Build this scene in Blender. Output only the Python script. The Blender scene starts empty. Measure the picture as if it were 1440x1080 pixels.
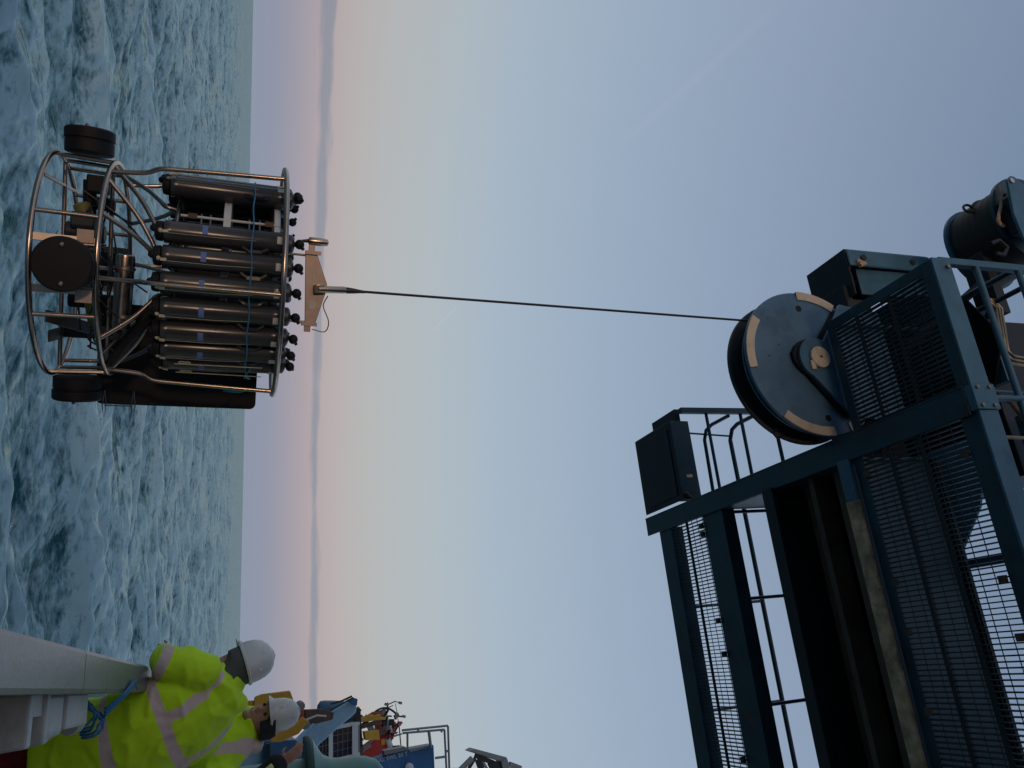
import bpy, math, random
import numpy as np
from mathutils import Vector, Matrix, noise
random.seed(7); np.random.seed(7)
R = math.radians
S = bpy.context.scene
COL = S.collection

# ------------------------------------------------------------------ camera
# ship axes: +X inboard, +Y along the ship, +Z up; the photograph was taken with the camera turned on its side
EYE = Vector((0, 0, 1.7))
FWD = Vector((-0.33707451, 0.88319225, 0.32611688))
RGT = Vector((0.93652433, 0.35002942, 0.02003948))
UPV = Vector((0.09645179, -0.31217119, 0.94511703))
cd = bpy.data.cameras.new('camera'); cam = bpy.data.objects.new('camera', cd); COL.objects.link(cam)
cd.sensor_fit = 'HORIZONTAL'; cd.sensor_width = 36.0; cd.lens = 1085 * 36 / 1440
cd.clip_start = 0.05; cd.clip_end = 30000
m = Matrix.Identity(4)
for i in range(3):
    m[i][0] = UPV[i]; m[i][1] = -RGT[i]; m[i][2] = -FWD[i]; m[i][3] = EYE[i]
cam.matrix_world = m
S.camera = cam

def at(V, U, y):
    """point of the place at ship station y that lies in the direction measured in the photograph"""
    r = FWD + RGT * ((U - 540) / 1085) + UPV * ((V - 720) / 1085)
    return EYE + r * (y / r.y)

# ------------------------------------------------------------------ world, sun, exposure
SUN_EL, SUN_AZ = R(3.0), R(172)          # azimuth clockwise from +Y: the sun goes down behind the camera
w = bpy.data.worlds.new('World'); S.world = w; w.use_nodes = True
nt = w.node_tree; N = nt.nodes; LK = nt.links; N.clear()
def nd(tree, typ, **kw):
    n = tree.nodes.new(typ)
    for k, v in kw.items():
        if k.startswith('i_'):
            n.inputs[int(k[2:])].default_value = v
        else: setattr(n, k, v)
    return n
def srgb(*c): return tuple(((x / 255 / 12.92) if x / 255 < .04045 else ((x / 255 + .055) / 1.055) ** 2.4) for x in c)
def wm(op, a, b=None, c=None, clamp=False):
    n = N.new('ShaderNodeMath'); n.operation = op; n.use_clamp = clamp
    for i, v in enumerate((a, b, c)):
        if v is None: continue
        if isinstance(v, (int, float)): n.inputs[i].default_value = v
        else: LK.new(v, n.inputs[i])
    return n.outputs[0]
tc = N.new('ShaderNodeTexCoord'); sep = N.new('ShaderNodeSeparateXYZ'); LK.new(tc.outputs['Generated'], sep.inputs[0])
dx, dy, dz = sep.outputs
el = wm('ARCSINE', dz); az = wm('ARCTAN2', dx, dy)
f = wm('DIVIDE', el, math.pi / 2, clamp=True)
ramp = N.new('ShaderNodeValToRGB'); cr = ramp.color_ramp; cr.interpolation = 'B_SPLINE'
stops = [(0.0, (149, 154, 168)), (1.6, (155, 156, 168)), (3.4, (169, 161, 168)), (4.8, (180, 167, 170)), (6.6, (183, 177, 177)), (9, (180, 182, 184)),
         (13, (176, 185, 190)), (18, (165, 181, 197)), (26, (153, 171, 190)), (34, (144, 162, 185)),
         (43, (132, 150, 174)), (53, (119, 138, 164)), (90, (84, 108, 144))]
while len(cr.elements) < len(stops): cr.elements.new(.5)
def share(a):          # what the Sky Texture below adds at this elevation, so that the sum keeps the colours above
    xs = [0, 1.8, 8, 18.5, 33, 48, 90]; ys = [(.04, .02, .006), (.08, .046, .003), (.085, .084, .053), (.056, .066, .058), (.035, .05, .052), (.026, .035, .044), (.02, .03, .04)]
    return [float(np.interp(a, xs, [q[i] for q in ys])) for i in range(3)]
for e, (a, c) in zip(cr.elements, stops): e.position = a / 90; e.color = (*[max(p_ - q_, .01) for p_, q_ in zip(srgb(*c), share(a))], 1)
LK.new(f, ramp.inputs[0])
# a thin bank of blue-grey cloud about five degrees up, uneven along the horizon
cv = N.new('ShaderNodeCombineXYZ'); LK.new(wm('MULTIPLY', az, 8.0), cv.inputs[0]); LK.new(wm('MULTIPLY', el, 60.0), cv.inputs[1])
n1 = N.new('ShaderNodeTexNoise'); n1.inputs['Scale'].default_value = 1.0; n1.inputs['Detail'].default_value = 5; LK.new(cv.outputs[0], n1.inputs['Vector'])
cv2 = N.new('ShaderNodeCombineXYZ'); LK.new(az, cv2.inputs[0])
n2 = N.new('ShaderNodeTexNoise'); n2.inputs['Scale'].default_value = 5.0; n2.inputs['Detail'].default_value = 2; LK.new(cv2.outputs[0], n2.inputs['Vector'])
mid = wm('ADD', 0.0835, wm('MULTIPLY', wm('SUBTRACT', n2.outputs[0], .5), 0.010))
width = wm('ADD', 0.0062, wm('MULTIPLY', wm('MAXIMUM', wm('SUBTRACT', wm('MULTIPLY', az, -1.0), 0.38), 0.0), 0.009))
width = wm('ADD', width, wm('MULTIPLY', wm('SUBTRACT', n1.outputs[0], .48), 0.024))
band = wm('SUBTRACT', width, wm('ABSOLUTE', wm('SUBTRACT', el, mid)))
cm = wm('MULTIPLY', wm('MULTIPLY', band, 190.0, clamp=True), 0.80)
mixc = N.new('ShaderNodeMix'); mixc.data_type = 'RGBA'
LK.new(cm, mixc.inputs['Factor']); LK.new(ramp.outputs[0], mixc.inputs['A']); mixc.inputs['B'].default_value = (*srgb(118, 129, 152), 1)
# two short faint vapour trails
def trail(p, q, half, col_in, strength):
    p, q = Vector(p).normalized(), Vector(q).normalized(); nrm = p.cross(q).normalized(); mp = (p + q).normalized(); ext = p.dot(mp)
    def dot(v):
        n = N.new('ShaderNodeVectorMath'); n.operation = 'DOT_PRODUCT'; LK.new(tc.outputs['Generated'], n.inputs[0]); n.inputs[1].default_value = v; return n.outputs['Value']
    a = wm('MULTIPLY', wm('SUBTRACT', half, wm('ABSOLUTE', dot(nrm))), 1 / half, clamp=True)
    b = wm('MULTIPLY', wm('SUBTRACT', dot(mp), ext), 1 / (1 - ext), clamp=True)
    fac = wm('MULTIPLY', wm('MULTIPLY', a, b), strength)
    mx = N.new('ShaderNodeMix'); mx.data_type = 'RGBA'; LK.new(fac, mx.inputs['Factor']); LK.new(col_in, mx.inputs['A']); mx.inputs['B'].default_value = (*srgb(178, 188, 205), 1)
    return mx.outputs['Result']
skyc = trail(at(860, 215, 9) - EYE, at(1110, -5, 9) - EYE, 0.0075, mixc.outputs['Result'], 0.09)
skyc = trail(at(603, 470, 9) - EYE, at(650, 425, 9) - EYE, 0.0012, skyc, 0.35)
sky = N.new('ShaderNodeTexSky'); sky.sky_type = 'NISHITA'; sky.sun_disc = False
sky.sun_elevation = SUN_EL; sky.sun_rotation = SUN_AZ; sky.air_density = 1.2; sky.dust_density = 3.0
b1 = N.new('ShaderNodeBackground'); LK.new(skyc, b1.inputs[0]); b1.inputs[1].default_value = 1.0
b2 = N.new('ShaderNodeBackground'); LK.new(sky.outputs[0], b2.inputs[0]); b2.inputs[1].default_value = 0.05
ad = N.new('ShaderNodeAddShader'); LK.new(b1.outputs[0], ad.inputs[0]); LK.new(b2.outputs[0], ad.inputs[1])
wo = N.new('ShaderNodeOutputWorld'); LK.new(ad.outputs[0], wo.inputs[0])

sl = bpy.data.lights.new('sun', 'SUN'); sl.energy = 0.5; sl.angle = R(4); sl.color = (1.0, .66, .44)
so = bpy.data.objects.new('sun', sl); COL.objects.link(so)
sd = Vector((math.sin(SUN_AZ) * math.cos(SUN_EL), math.cos(SUN_AZ) * math.cos(SUN_EL), math.sin(SUN_EL)))
so.rotation_euler = sd.to_track_quat('Z', 'Y').to_euler()
S.view_settings.view_transform = 'Standard'; S.view_settings.look = 'None'; S.view_settings.exposure = 0; S.view_settings.gamma = 1
S.view_settings.use_curve_mapping = False
S.render.resolution_x = 1024; S.render.resolution_y = 768

# ------------------------------------------------------------------ helpers
ORG = {}
def tag(o, label=None, cat=None, group=None, kind=None):
    if label: o['label'] = label
    if cat: o['category'] = cat
    if group: o['group'] = group
    if kind: o['kind'] = kind
    return o
def thing(name, label, cat, loc=(0, 0, 0), group=None, local=False):
    o = bpy.data.objects.new(name, None); o.empty_display_size = .2; COL.objects.link(o); o.location = loc
    ORG[o.name] = Vector((0, 0, 0)) if local else Vector(loc)
    return tag(o, label, cat, group)
def frame_for(d):
    d = Vector(d).normalized(); a = Vector((0, 0, 1)) if abs(d.z) < .9 else Vector((1, 0, 0))
    u = a.cross(d).normalized(); return u, d.cross(u), d

class MB:
    def __init__(s): s.v = []; s.f = []
    def add(s, vs, fs):
        b = len(s.v); s.v += [Vector(p) for p in vs]; s.f += [[b + i for i in q] for q in fs]; return s
    def box(s, x0, x1, y0, y1, z0, z1):
        return s.add([(x0, y0, z0), (x1, y0, z0), (x1, y1, z0), (x0, y1, z0), (x0, y0, z1), (x1, y0, z1), (x1, y1, z1), (x0, y1, z1)],
                     [(3, 2, 1, 0), (4, 5, 6, 7), (0, 1, 5, 4), (1, 2, 6, 5), (2, 3, 7, 6), (3, 0, 4, 7)])
    def bar(s, p, q, w, h, up=(0, 0, 1)):
        p, q = Vector(p), Vector(q); d = (q - p).normalized(); up = Vector(up)
        if abs(d.dot(up)) > .98: up = Vector((0, 1, 0))
        a = d.cross(up).normalized() * (w / 2); b = a.cross(d).normalized() * (h / 2)
        return s.add([p - a - b, p + a - b, p + a + b, p - a + b, q - a - b, q + a - b, q + a + b, q - a + b],
                     [(3, 2, 1, 0), (4, 5, 6, 7), (0, 1, 5, 4), (1, 2, 6, 5), (2, 3, 7, 6), (3, 0, 4, 7)])
    def tube(s, pts, r, n=8, closed=False):
        pts = [Vector(p) for p in pts]; k = len(pts); rs = r if isinstance(r, (list, tuple)) else [r] * k
        vs = []; prev = None
        for i, p in enumerate(pts):
            if closed: d = pts[(i + 1) % k] - pts[i - 1]
            else: d = pts[min(i + 1, k - 1)] - pts[max(i - 1, 0)]
            d.normalize()
            if prev is None: u = frame_for(d)[0]
            else:
                u = prev - d * prev.dot(d)
                u = u.normalized() if u.length > 1e-6 else frame_for(d)[0]
            prev = u; v = d.cross(u)
            for j in range(n):
                a = 2 * math.pi * j / n; vs.append(p + (u * math.cos(a) + v * math.sin(a)) * rs[i])
        fs = []
        for i in range(k if closed else k - 1):
            i2 = (i + 1) % k
            for j in range(n): fs.append((i * n + j, i * n + (j + 1) % n, i2 * n + (j + 1) % n, i2 * n + j))
        if not closed: fs += [tuple(reversed(range(n))), tuple(range((k - 1) * n, k * n))]
        return s.add(vs, fs)
    def lathe(s, prof, o, axis, n=24):
        u, v, d = frame_for(axis); o = Vector(o); vs = []; fs = []
        for r, h in prof:
            for j in range(n):
                a = 2 * math.pi * j / n; vs.append(o + d * h + (u * math.cos(a) + v * math.sin(a)) * max(r, 1e-4))
        k = len(prof)
        for i in range(k - 1):
            for j in range(n): fs.append((i * n + j, i * n + (j + 1) % n, (i + 1) * n + (j + 1) % n, (i + 1) * n + j))
        fs += [tuple(reversed(range(n))), tuple(range((k - 1) * n, k * n))]
        return s.add(vs, fs)
    def prism(s, pts, nrm):
        """closed polygon of 3-D points pushed along nrm"""
        pts = [Vector(p) for p in pts]; k = len(pts); nrm = Vector(nrm)
        vs = pts + [p + nrm for p in pts]
        area = Vector((0, 0, 0))
        for i in range(k): area += pts[i].cross(pts[(i + 1) % k])
        fs = [tuple(range(k)), tuple(range(2 * k - 1, k - 1, -1))] + [((i + 1) % k, i, i + k, (i + 1) % k + k) for i in range(k)]
        if area.dot(nrm) > 0: fs = [tuple(reversed(q)) for q in fs]
        return s.add(vs, fs)
    def loft(s, st, n=20):
        """st: list of (centre, side vector, front vector) = ellipse half axes"""
        vs = []; fs = []; k = len(st)
        for c, a, b in st:
            c, a, b = Vector(c), Vector(a), Vector(b)
            for j in range(n):
                t = 2 * math.pi * j / n
                vs.append(c + a * math.cos(t) + b * math.sin(t))
        for i in range(k - 1):
            for j in range(n): fs.append((i * n + j, i * n + (j + 1) % n, (i + 1) * n + (j + 1) % n, (i + 1) * n + j))
        fs += [tuple(reversed(range(n))), tuple(range((k - 1) * n, k * n))]
        return s.add(vs, fs)
    def ball(s, c, r, n=12, m=8):
        rx, ry, rz = r if isinstance(r, (list, tuple)) else (r, r, r); c = Vector(c)
        st = []
        for i in range(m + 1):
            t = math.pi * i / m; k = max(math.sin(t), .01)
            st.append((c + Vector((0, 0, -rz * math.cos(t))), (rx * k, 0, 0), (0, ry * k, 0)))
        return s.loft(st, n)
    def mesh(s, name, org=Vector((0, 0, 0))):
        me = bpy.data.meshes.new(name); me.from_pydata([tuple(p - org) for p in s.v], [], s.f); me.update(); return me
    def build(s, name, mat, parent=None, smooth=True, bevel=0, org=None):
        if org is None:
            q = parent
            while q is not None and q.name not in ORG: q = q.parent
            org = ORG[q.name] if q is not None else Vector((0, 0, 0))
        me = s.mesh(name, org); me.materials.append(M[mat] if isinstance(mat, str) else mat)
        if smooth:
            me.polygons.foreach_set('use_smooth', [True] * len(me.polygons)); me.set_sharp_from_angle(angle=R(38))
        o = bpy.data.objects.new(name, me); COL.objects.link(o); o.parent = parent
        if bevel:
            b = o.modifiers.new('bevel', 'BEVEL'); b.width = bevel; b.segments = 2; b.limit_method = 'ANGLE'; b.angle_limit = R(40)
        return o

def smooth_path(pts, n=5):
    """rounded bends: Catmull-Rom through the given points"""
    P_ = [Vector(p) for p in pts]; P_ = [P_[0] * 2 - P_[1]] + P_ + [P_[-1] * 2 - P_[-2]]; out = []
    for i in range(1, len(P_) - 2):
        for k in range(n):
            t = k / n; p0, p1, p2, p3 = P_[i - 1:i + 3]
            out.append(.5 * ((2 * p1) + (p2 - p0) * t + (2 * p0 - 5 * p1 + 4 * p2 - p3) * t * t + (3 * p1 - p0 - 3 * p2 + p3) * t ** 3))
    out.append(P_[-2]); return out

# ------------------------------------------------------------------ materials
M = {}
def pm(name, col, rough=.5, metal=0., var=.18, scale=6., bump=.0, bscale=60., rust=0., rustcol=(.12, .05, .02), coat=0., rvar=.12, grime=0., spec=.5, rscale=2.2):
    mt = bpy.data.materials.new(name); mt.use_nodes = True; t = mt.node_tree; ns = t.nodes; lk = t.links
    b = ns['Principled BSDF']; b.inputs['Roughness'].default_value = rough; b.inputs['Metallic'].default_value = metal
    b.inputs['Specular IOR Level'].default_value = spec
    if coat: b.inputs['Coat Weight'].default_value = coat
    tcn = ns.new('ShaderNodeTexCoord')
    no = ns.new('ShaderNodeTexNoise'); no.inputs['Scale'].default_value = scale; no.inputs['Detail'].default_value = 8; no.inputs['Roughness'].default_value = .65
    lk.new(tcn.outputs['Object'], no.inputs['Vector'])
    rp = ns.new('ShaderNodeValToRGB'); rp.color_ramp.elements[0].position = .3; rp.color_ramp.elements[1].position = .7
    rp.color_ramp.elements[0].color = (*[max(c * (1 - var), 0) for c in col], 1); rp.color_ramp.elements[1].color = (*[min(c * (1 + var), 1) for c in col], 1)
    lk.new(no.outputs[0], rp.inputs[0]); out = rp.outputs[0]
    rgh = ns.new('ShaderNodeMapRange'); rgh.inputs['To Min'].default_value = max(rough - rvar, .03); rgh.inputs['To Max'].default_value = min(rough + rvar, 1)
    lk.new(no.outputs[0], rgh.inputs['Value']); rout = rgh.outputs[0]
    def overlay(amount, c, sc, lo, det):
        nonlocal out
        n2 = ns.new('ShaderNodeTexNoise'); n2.inputs['Scale'].default_value = sc; n2.inputs['Detail'].default_value = det; n2.inputs['Roughness'].default_value = .7
        lk.new(tcn.outputs['Object'], n2.inputs['Vector'])
        r2 = ns.new('ShaderNodeValToRGB'); r2.color_ramp.elements[0].position = lo; r2.color_ramp.elements[1].position = lo + .08
        lk.new(n2.outputs[0], r2.inputs[0])
        mm = ns.new('ShaderNodeMath'); mm.operation = 'MULTIPLY'; lk.new(r2.outputs[0], mm.inputs[0]); mm.inputs[1].default_value = amount
        mx = ns.new('ShaderNodeMix'); mx.data_type = 'RGBA'; lk.new(mm.outputs[0], mx.inputs['Factor']); lk.new(out, mx.inputs['A']); mx.inputs['B'].default_value = (*c, 1)
        out = mx.outputs['Result']
    if grime: overlay(grime, tuple(c * .35 for c in col), scale * .6, .52, 9)
    if rust: overlay(min(1, rust * 3), rustcol, rscale, .74 - rust * .22, 10)
    lk.new(out, b.inputs['Base Color']); lk.new(rout, b.inputs['Roughness'])
    if bump:
        n3 = ns.new('ShaderNodeTexNoise'); n3.inputs['Scale'].default_value = bscale; n3.inputs['Detail'].default_value = 4
        lk.new(tcn.outputs['Object'], n3.inputs['Vector'])
        bp = ns.new('ShaderNodeBump'); bp.inputs['Strength'].default_value = bump; bp.inputs['Distance'].default_value = .01
        lk.new(n3.outputs[0], bp.inputs['Height']); lk.new(bp.outputs[0], b.inputs['Normal'])
    M[name] = mt; return mt
pm('blue_paint', (.017, .052, .075), .42, var=.3, scale=3, rust=.50, rscale=4, grime=.45, bump=.15, bscale=25)
pm('blue_clean', (.055, .150, .225), .38, var=.22, scale=4, rust=.36, rscale=5, grime=.35, bump=.1, bscale=25)
pm('sheave_blue', (.060, .140, .225), .36, var=.26, scale=3, rust=.36, rscale=6, grime=.5, bump=.08, bscale=20)
pm('grating_steel', (.035, .06, .075), .5, metal=.3, var=.3, scale=20)
pm('dark_steel', (.022, .027, .032), .55, metal=.2, var=.3, scale=5, rust=.2)
pm('rusty_flange', (.58, .37, .23), .75, var=.6, scale=7, rust=.50, rustcol=(.10, .045, .02), grime=.6, bump=.5, bscale=30, rscale=6)
pm('cream_paint', (.56, .48, .38), .6, var=.12, scale=9, rust=.12, grime=.25)
pm('stainless', (.40, .31, .25), .24, metal=1., var=.12, scale=12, rvar=.08)
pm('stainless_dull', (.30, .25, .21), .36, metal=1., var=.2, scale=8, rvar=.1)
pm('plate_steel', (.38, .31, .27), .45, metal=.85, var=.14, scale=14)
pm('rubber', (.009, .009, .010), .6, var=.3, scale=10, spec=.25)
pm('bottle_pvc', (.036, .037, .040), .24, var=.18, scale=9, rvar=.06, grime=.15)
pm('bottle_trim', (.025, .027, .03), .4, var=.2)
pm('black_panel', (.006, .006, .007), .45, var=.25, scale=4, spec=.25)
pm('white_plastic', (.55, .57, .55), .5, var=.1)
pm('label_white', (.55, .50, .42), .6, var=.15, scale=40)
pm('label_blue', (.10, .17, .42), .6, var=.15, scale=40)
pm('blue_rope', (.03, .16, .30), .8, var=.3, scale=60)
pm('teal_rope', (.02, .22, .28), .8, var=.3, scale=60)
pm('pale_cord', (.50, .46, .33), .8, var=.2, scale=60)
pm('cable_black', (.01, .01, .011), .45)
pm('wire_rope', (.03, .03, .032), .5, metal=.5, var=.4, scale=90)
pm('olive_metal', (.16, .15, .04), .5, var=.3)
pm('rail_paint', (.11, .13, .15), .30, metal=.1, var=.2, scale=9, grime=.35, bump=.10, bscale=70, rvar=.09, rust=.22)
pm('off_white_paint', (.50, .49, .45), .5, var=.14, scale=7, rust=.22, grime=.3, rustcol=(.22, .10, .04))
pm('hull_paint', (.03, .07, .14), .5, var=.2, scale=1, rust=.2)
pm('deck_paint', (.06, .14, .10), .7, var=.25, scale=3, rust=.15, bump=.3)
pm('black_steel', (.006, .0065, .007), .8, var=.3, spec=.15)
pm('drum_rope', (.030, .022, .017), .6, var=.3, scale=12)
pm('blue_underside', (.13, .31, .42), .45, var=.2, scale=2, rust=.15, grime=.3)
pm('blocker_paint', (.06, .07, .08), .6, var=.2, scale=1, rust=.1)  # kept dark so the unseen block reflects black in the bottles
pm('white_paint', (.70, .70, .68), .5, var=.08, scale=1, rust=.1)
pm('hat_shell', (.66, .65, .62), .35, var=.06, scale=14, grime=.25)
pm('hat_trim', (.02, .02, .022), .7)
pm('skin', (.42, .22, .16), .55, var=.15, scale=22)
pm('grey_fleece', (.085, .088, .08), .9, var=.2, scale=30, bump=.3, bscale=120)
pm('dark_cloth', (.015, .017, .024), .85, var=.3, scale=14, bump=.2)
pm('red_cloth', (.16, .008, .014), .85, var=.3, scale=7, bump=.35, bscale=14)
pm('pale_blue_paint', (.30, .52, .70), .45, var=.15, scale=3, rust=.12, grime=.25)
pm('mid_blue_paint', (.03, .14, .32), .45, var=.18, scale=2, rust=.15, grime=.3)
pm('yellow_paint', (.62, .34, .03), .5, var=.2, scale=4, rust=.2, grime=.3)
pm('red_paint', (.55, .04, .03), .5, var=.2, scale=3, rust=.12, grime=.3)
pm('brown_metal', (.11, .07, .05), .7, var=.4, scale=5, rust=.4)
pm('grey_metal', (.24, .24, .24), .5, metal=.3, var=.2, scale=4, rust=.1)
pm('green_paint', (.10, .25, .22), .4, var=.12, scale=3, grime=.2)
pm('dark_green', (.015, .045, .035), .5, var=.2)
pm('pane_glass', (.02, .03, .06), .12, var=.3, scale=6)
pm('marking_white', (.62, .64, .66), .6, var=.1)
pm('pipe_brass', (.30, .25, .17), .4, metal=.6, var=.2)

def hivis():
    mt = pm('hi_vis_cloth', (.58, .86, .008), .75, var=.08, scale=5, bump=.25, bscale=40, grime=.06)
    t = mt.node_tree; ns = t.nodes; lk = t.links; b = ns['Principled BSDF']
    src = b.inputs['Base Color'].links[0].from_socket
    at_ = ns.new('ShaderNodeAttribute'); at_.attribute_name = 'tape'
    ca = ns.new('ShaderNodeMath'); ca.operation = 'MULTIPLY_ADD'; lk.new(at_.outputs['Fac'], ca.inputs[0]); ca.inputs[1].default_value = 300; ca.inputs[2].default_value = .5; ca.use_clamp = True
    mx = ns.new('ShaderNodeMix'); mx.data_type = 'RGBA'; lk.new(ca.outputs[0], mx.inputs['Factor']); lk.new(src, mx.inputs['A']); mx.inputs['B'].default_value = (.68, .52, .48, 1)
    lk.new(mx.outputs['Result'], b.inputs['Base Color'])
    b.inputs['Sheen Weight'].default_value = .1
hivis()

# ------------------------------------------------------------------ sea
def sea_material():
    mt = bpy.data.materials.new('sea_water'); mt.use_nodes = True; t = mt.node_tree; ns = t.nodes; lk = t.links
    ns.remove(ns['Principled BSDF']); out = ns['Material Output']
    def mth(op, a, b=None, clamp=False):
        n = ns.new('ShaderNodeMath'); n.operation = op; n.use_clamp = clamp
        for i, v in enumerate((a, b)):
            if v is None: continue
            if isinstance(v, (int, float)): n.inputs[i].default_value = v
            else: lk.new(v, n.inputs[i])
        return n.outputs[0]
    tcn = ns.new('ShaderNodeTexCoord')
    mp = ns.new('ShaderNodeMapping'); mp.inputs['Rotation'].default_value = (0, 0, R(-25)); mp.inputs['Scale'].default_value = (.40, .66, 1); lk.new(tcn.outputs['Object'], mp.inputs[0])
    def noi(scale, det, dist, rough=.65):
        q = ns.new('ShaderNodeTexNoise'); q.inputs['Scale'].default_value = scale; q.inputs['Detail'].default_value = det; q.inputs['Roughness'].default_value = rough; q.inputs['Distortion'].default_value = dist
        lk.new(mp.outputs[0], q.inputs['Vector']); return q
    fine = noi(6.5, 6, .3, .68); mid_ = noi(.95, 5, .5, .58); big = noi(.24, 4, .3)
    at_ = ns.new('ShaderNodeAttribute'); at_.attribute_name = 'crest'
    # pale sky reflection and foam painted into the colour as streaks, denser on crests
    def ridge(q): return mth('SUBTRACT', 1.0, mth('ABSOLUTE', mth('SUBTRACT', mth('MULTIPLY', q.outputs[0], 2.0), 1.0)))
    rid2 = noi(2.2, 4, .5, .55)
    v = mth('ADD', mth('MULTIPLY', fine.outputs[0], .60), mth('ADD', mth('MULTIPLY', ridge(mid_), .42), mth('MULTIPLY', big.outputs[0], .40)))
    v = mth('SUBTRACT', mth('ADD', v, mth('MULTIPLY', ridge(rid2), .36)), .16)
    v = mth('ADD', mth('SUBTRACT', v, .08), mth('MULTIPLY', at_.outputs['Fac'], .05))
    r = ns.new('ShaderNodeValToRGB'); r.color_ramp.elements[0].position = .75; r.color_ramp.elements[1].position = 1.0; lk.new(v, r.inputs[0])
    mx = ns.new('ShaderNodeMix'); mx.data_type = 'RGBA'; lk.new(r.outputs[0], mx.inputs['Factor']); mx.inputs['A'].default_value = (.006, .062, .074, 1); mx.inputs['B'].default_value = (.31, .45, .48, 1)
    # small-scale wave slopes tilt the normal directly, so that they also count far away
    def slope(q, amt, prev):
        u = ns.new('ShaderNodeVectorMath'); u.operation = 'SUBTRACT'; lk.new(q.outputs['Color'], u.inputs[0]); u.inputs[1].default_value = (.5, .5, .5)
        w_ = ns.new('ShaderNodeVectorMath'); w_.operation = 'MULTIPLY'; lk.new(u.outputs[0], w_.inputs[0]); w_.inputs[1].default_value = (amt, amt, 0)
        x = ns.new('ShaderNodeVectorMath'); x.operation = 'ADD'; lk.new(prev, x.inputs[0]); lk.new(w_.outputs[0], x.inputs[1]); return x.outputs[0]
    geo = ns.new('ShaderNodeNewGeometry')
    nn = slope(mid_, 1.2, geo.outputs['Normal']); nn = slope(rid2, 1.6, nn); nn = slope(fine, .9, nn)
    nz = ns.new('ShaderNodeVectorMath'); nz.operation = 'NORMALIZE'; lk.new(nn, nz.inputs[0])
    df = ns.new('ShaderNodeBsdfDiffuse'); lk.new(mx.outputs['Result'], df.inputs['Color']); lk.new(nz.outputs[0], df.inputs['Normal'])
    gl = ns.new('ShaderNodeBsdfGlossy'); gl.inputs['Roughness'].default_value = .14; gl.inputs['Color'].default_value = (.86, 1, .93, 1); lk.new(nz.outputs[0], gl.inputs['Normal'])
    fr = ns.new('ShaderNodeFresnel'); fr.inputs['IOR'].default_value = 1.333; lk.new(nz.outputs[0], fr.inputs['Normal'])
    fac = mth('MINIMUM', fr.outputs[0], .54)
    fac = mth('MULTIPLY', fac, mth('SUBTRACT', 1.0, mth('MULTIPLY', r.outputs[0], .25)))
    ms = ns.new('ShaderNodeMixShader'); lk.new(fac, ms.inputs[0]); lk.new(df.outputs[0], ms.inputs[1]); lk.new(gl.outputs[0], ms.inputs[2]); lk.new(ms.outputs[0], out.inputs['Surface'])
    return mt
SEA_Z = -3.9
def sea():
    rng = np.random.RandomState(3)
    rad = [2.0]
    while rad[-1] < 9000:
        r_ = rad[-1]; rad.append(r_ + max(.22, r_ * .0085 if r_ < 400 else r_ * .03))
    rad = np.array(rad)
    # fine in front of the ship's side, coarse elsewhere (angles measured from +Y, left positive)
    fine = np.linspace(R(-12), R(75), 560); rest = np.linspace(R(75), R(348), 120)[1:-1]
    ang = np.concatenate([fine, rest])
    nr, na = len(rad), len(ang)
    RR, AA = np.meshgrid(rad, ang, indexing='ij')
    x = -RR * np.sin(AA); y = RR * np.cos(AA); z = np.zeros_like(x); dxx = np.zeros_like(x); dyy = np.zeros_like(x); cre = np.zeros_like(x)
    main = R(-70)       # wind sea runs across the view, crests lie along it
    for k in range(100):
        lam = .9 * (22 / .9) ** (rng.rand() ** 1.15); th = main + rng.randn() * .5
        amp = .0096 * lam ** .84 * (.6 + .8 * rng.rand())
        kx, ky = math.cos(th) * 2 * math.pi / lam, math.sin(th) * 2 * math.pi / lam; ph = rng.rand() * 6.28
        fade = np.clip((lam / (np.maximum(RR, 1) * .018)) - .6, 0, 1)
        p = kx * x + ky * y + ph
        z += amp * fade * np.cos(p); q = .85 * amp * fade * np.sin(p)
        dxx -= q * math.cos(th); dyy -= q * math.sin(th); cre += amp * fade * np.cos(p) * 2 * math.pi / lam
    cre = cre / (cre.std() + 1e-6)
    X, Y_ = x + dxx, y + dyy
    vs = np.stack([X.ravel(), Y_.ravel(), z.ravel()], 1)
    i = np.arange(nr - 1)[:, None]; j = np.arange(na)[None, :]; j2 = (j + 1) % na
    fs = np.stack([(i * na + j), (i * na + j2), ((i + 1) * na + j2), ((i + 1) * na + j)], -1).reshape(-1, 4)
    me = bpy.data.meshes.new('sea'); nv = len(vs); nf = len(fs)
    me.vertices.add(nv); me.vertices.foreach_set('co', vs.astype(np.float32).ravel())
    me.loops.add(nf * 4); me.loops.foreach_set('vertex_index', fs.astype(np.int32).ravel())
    me.polygons.add(nf); me.polygons.foreach_set('loop_start', np.arange(0, nf * 4, 4, dtype=np.int32))
    me.polygons.foreach_set('use_smooth', np.ones(nf, dtype=bool))
    me.update(calc_edges=True); me.validate()
    a = me.attributes.new('crest', 'FLOAT', 'POINT'); a.data.foreach_set('value', cre.astype(np.float32).ravel())
    # make normals point up
    if me.polygons[0].normal.z < 0: me.flip_normals()
    me.materials.append(sea_material())
    o = bpy.data.objects.new('sea', me); COL.objects.link(o); o.location = (0, 0, SEA_Z); tag(o, kind='structure', label='choppy blue green sea with painted sky reflection and foam in pale streaks'); return o
sea()

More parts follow.
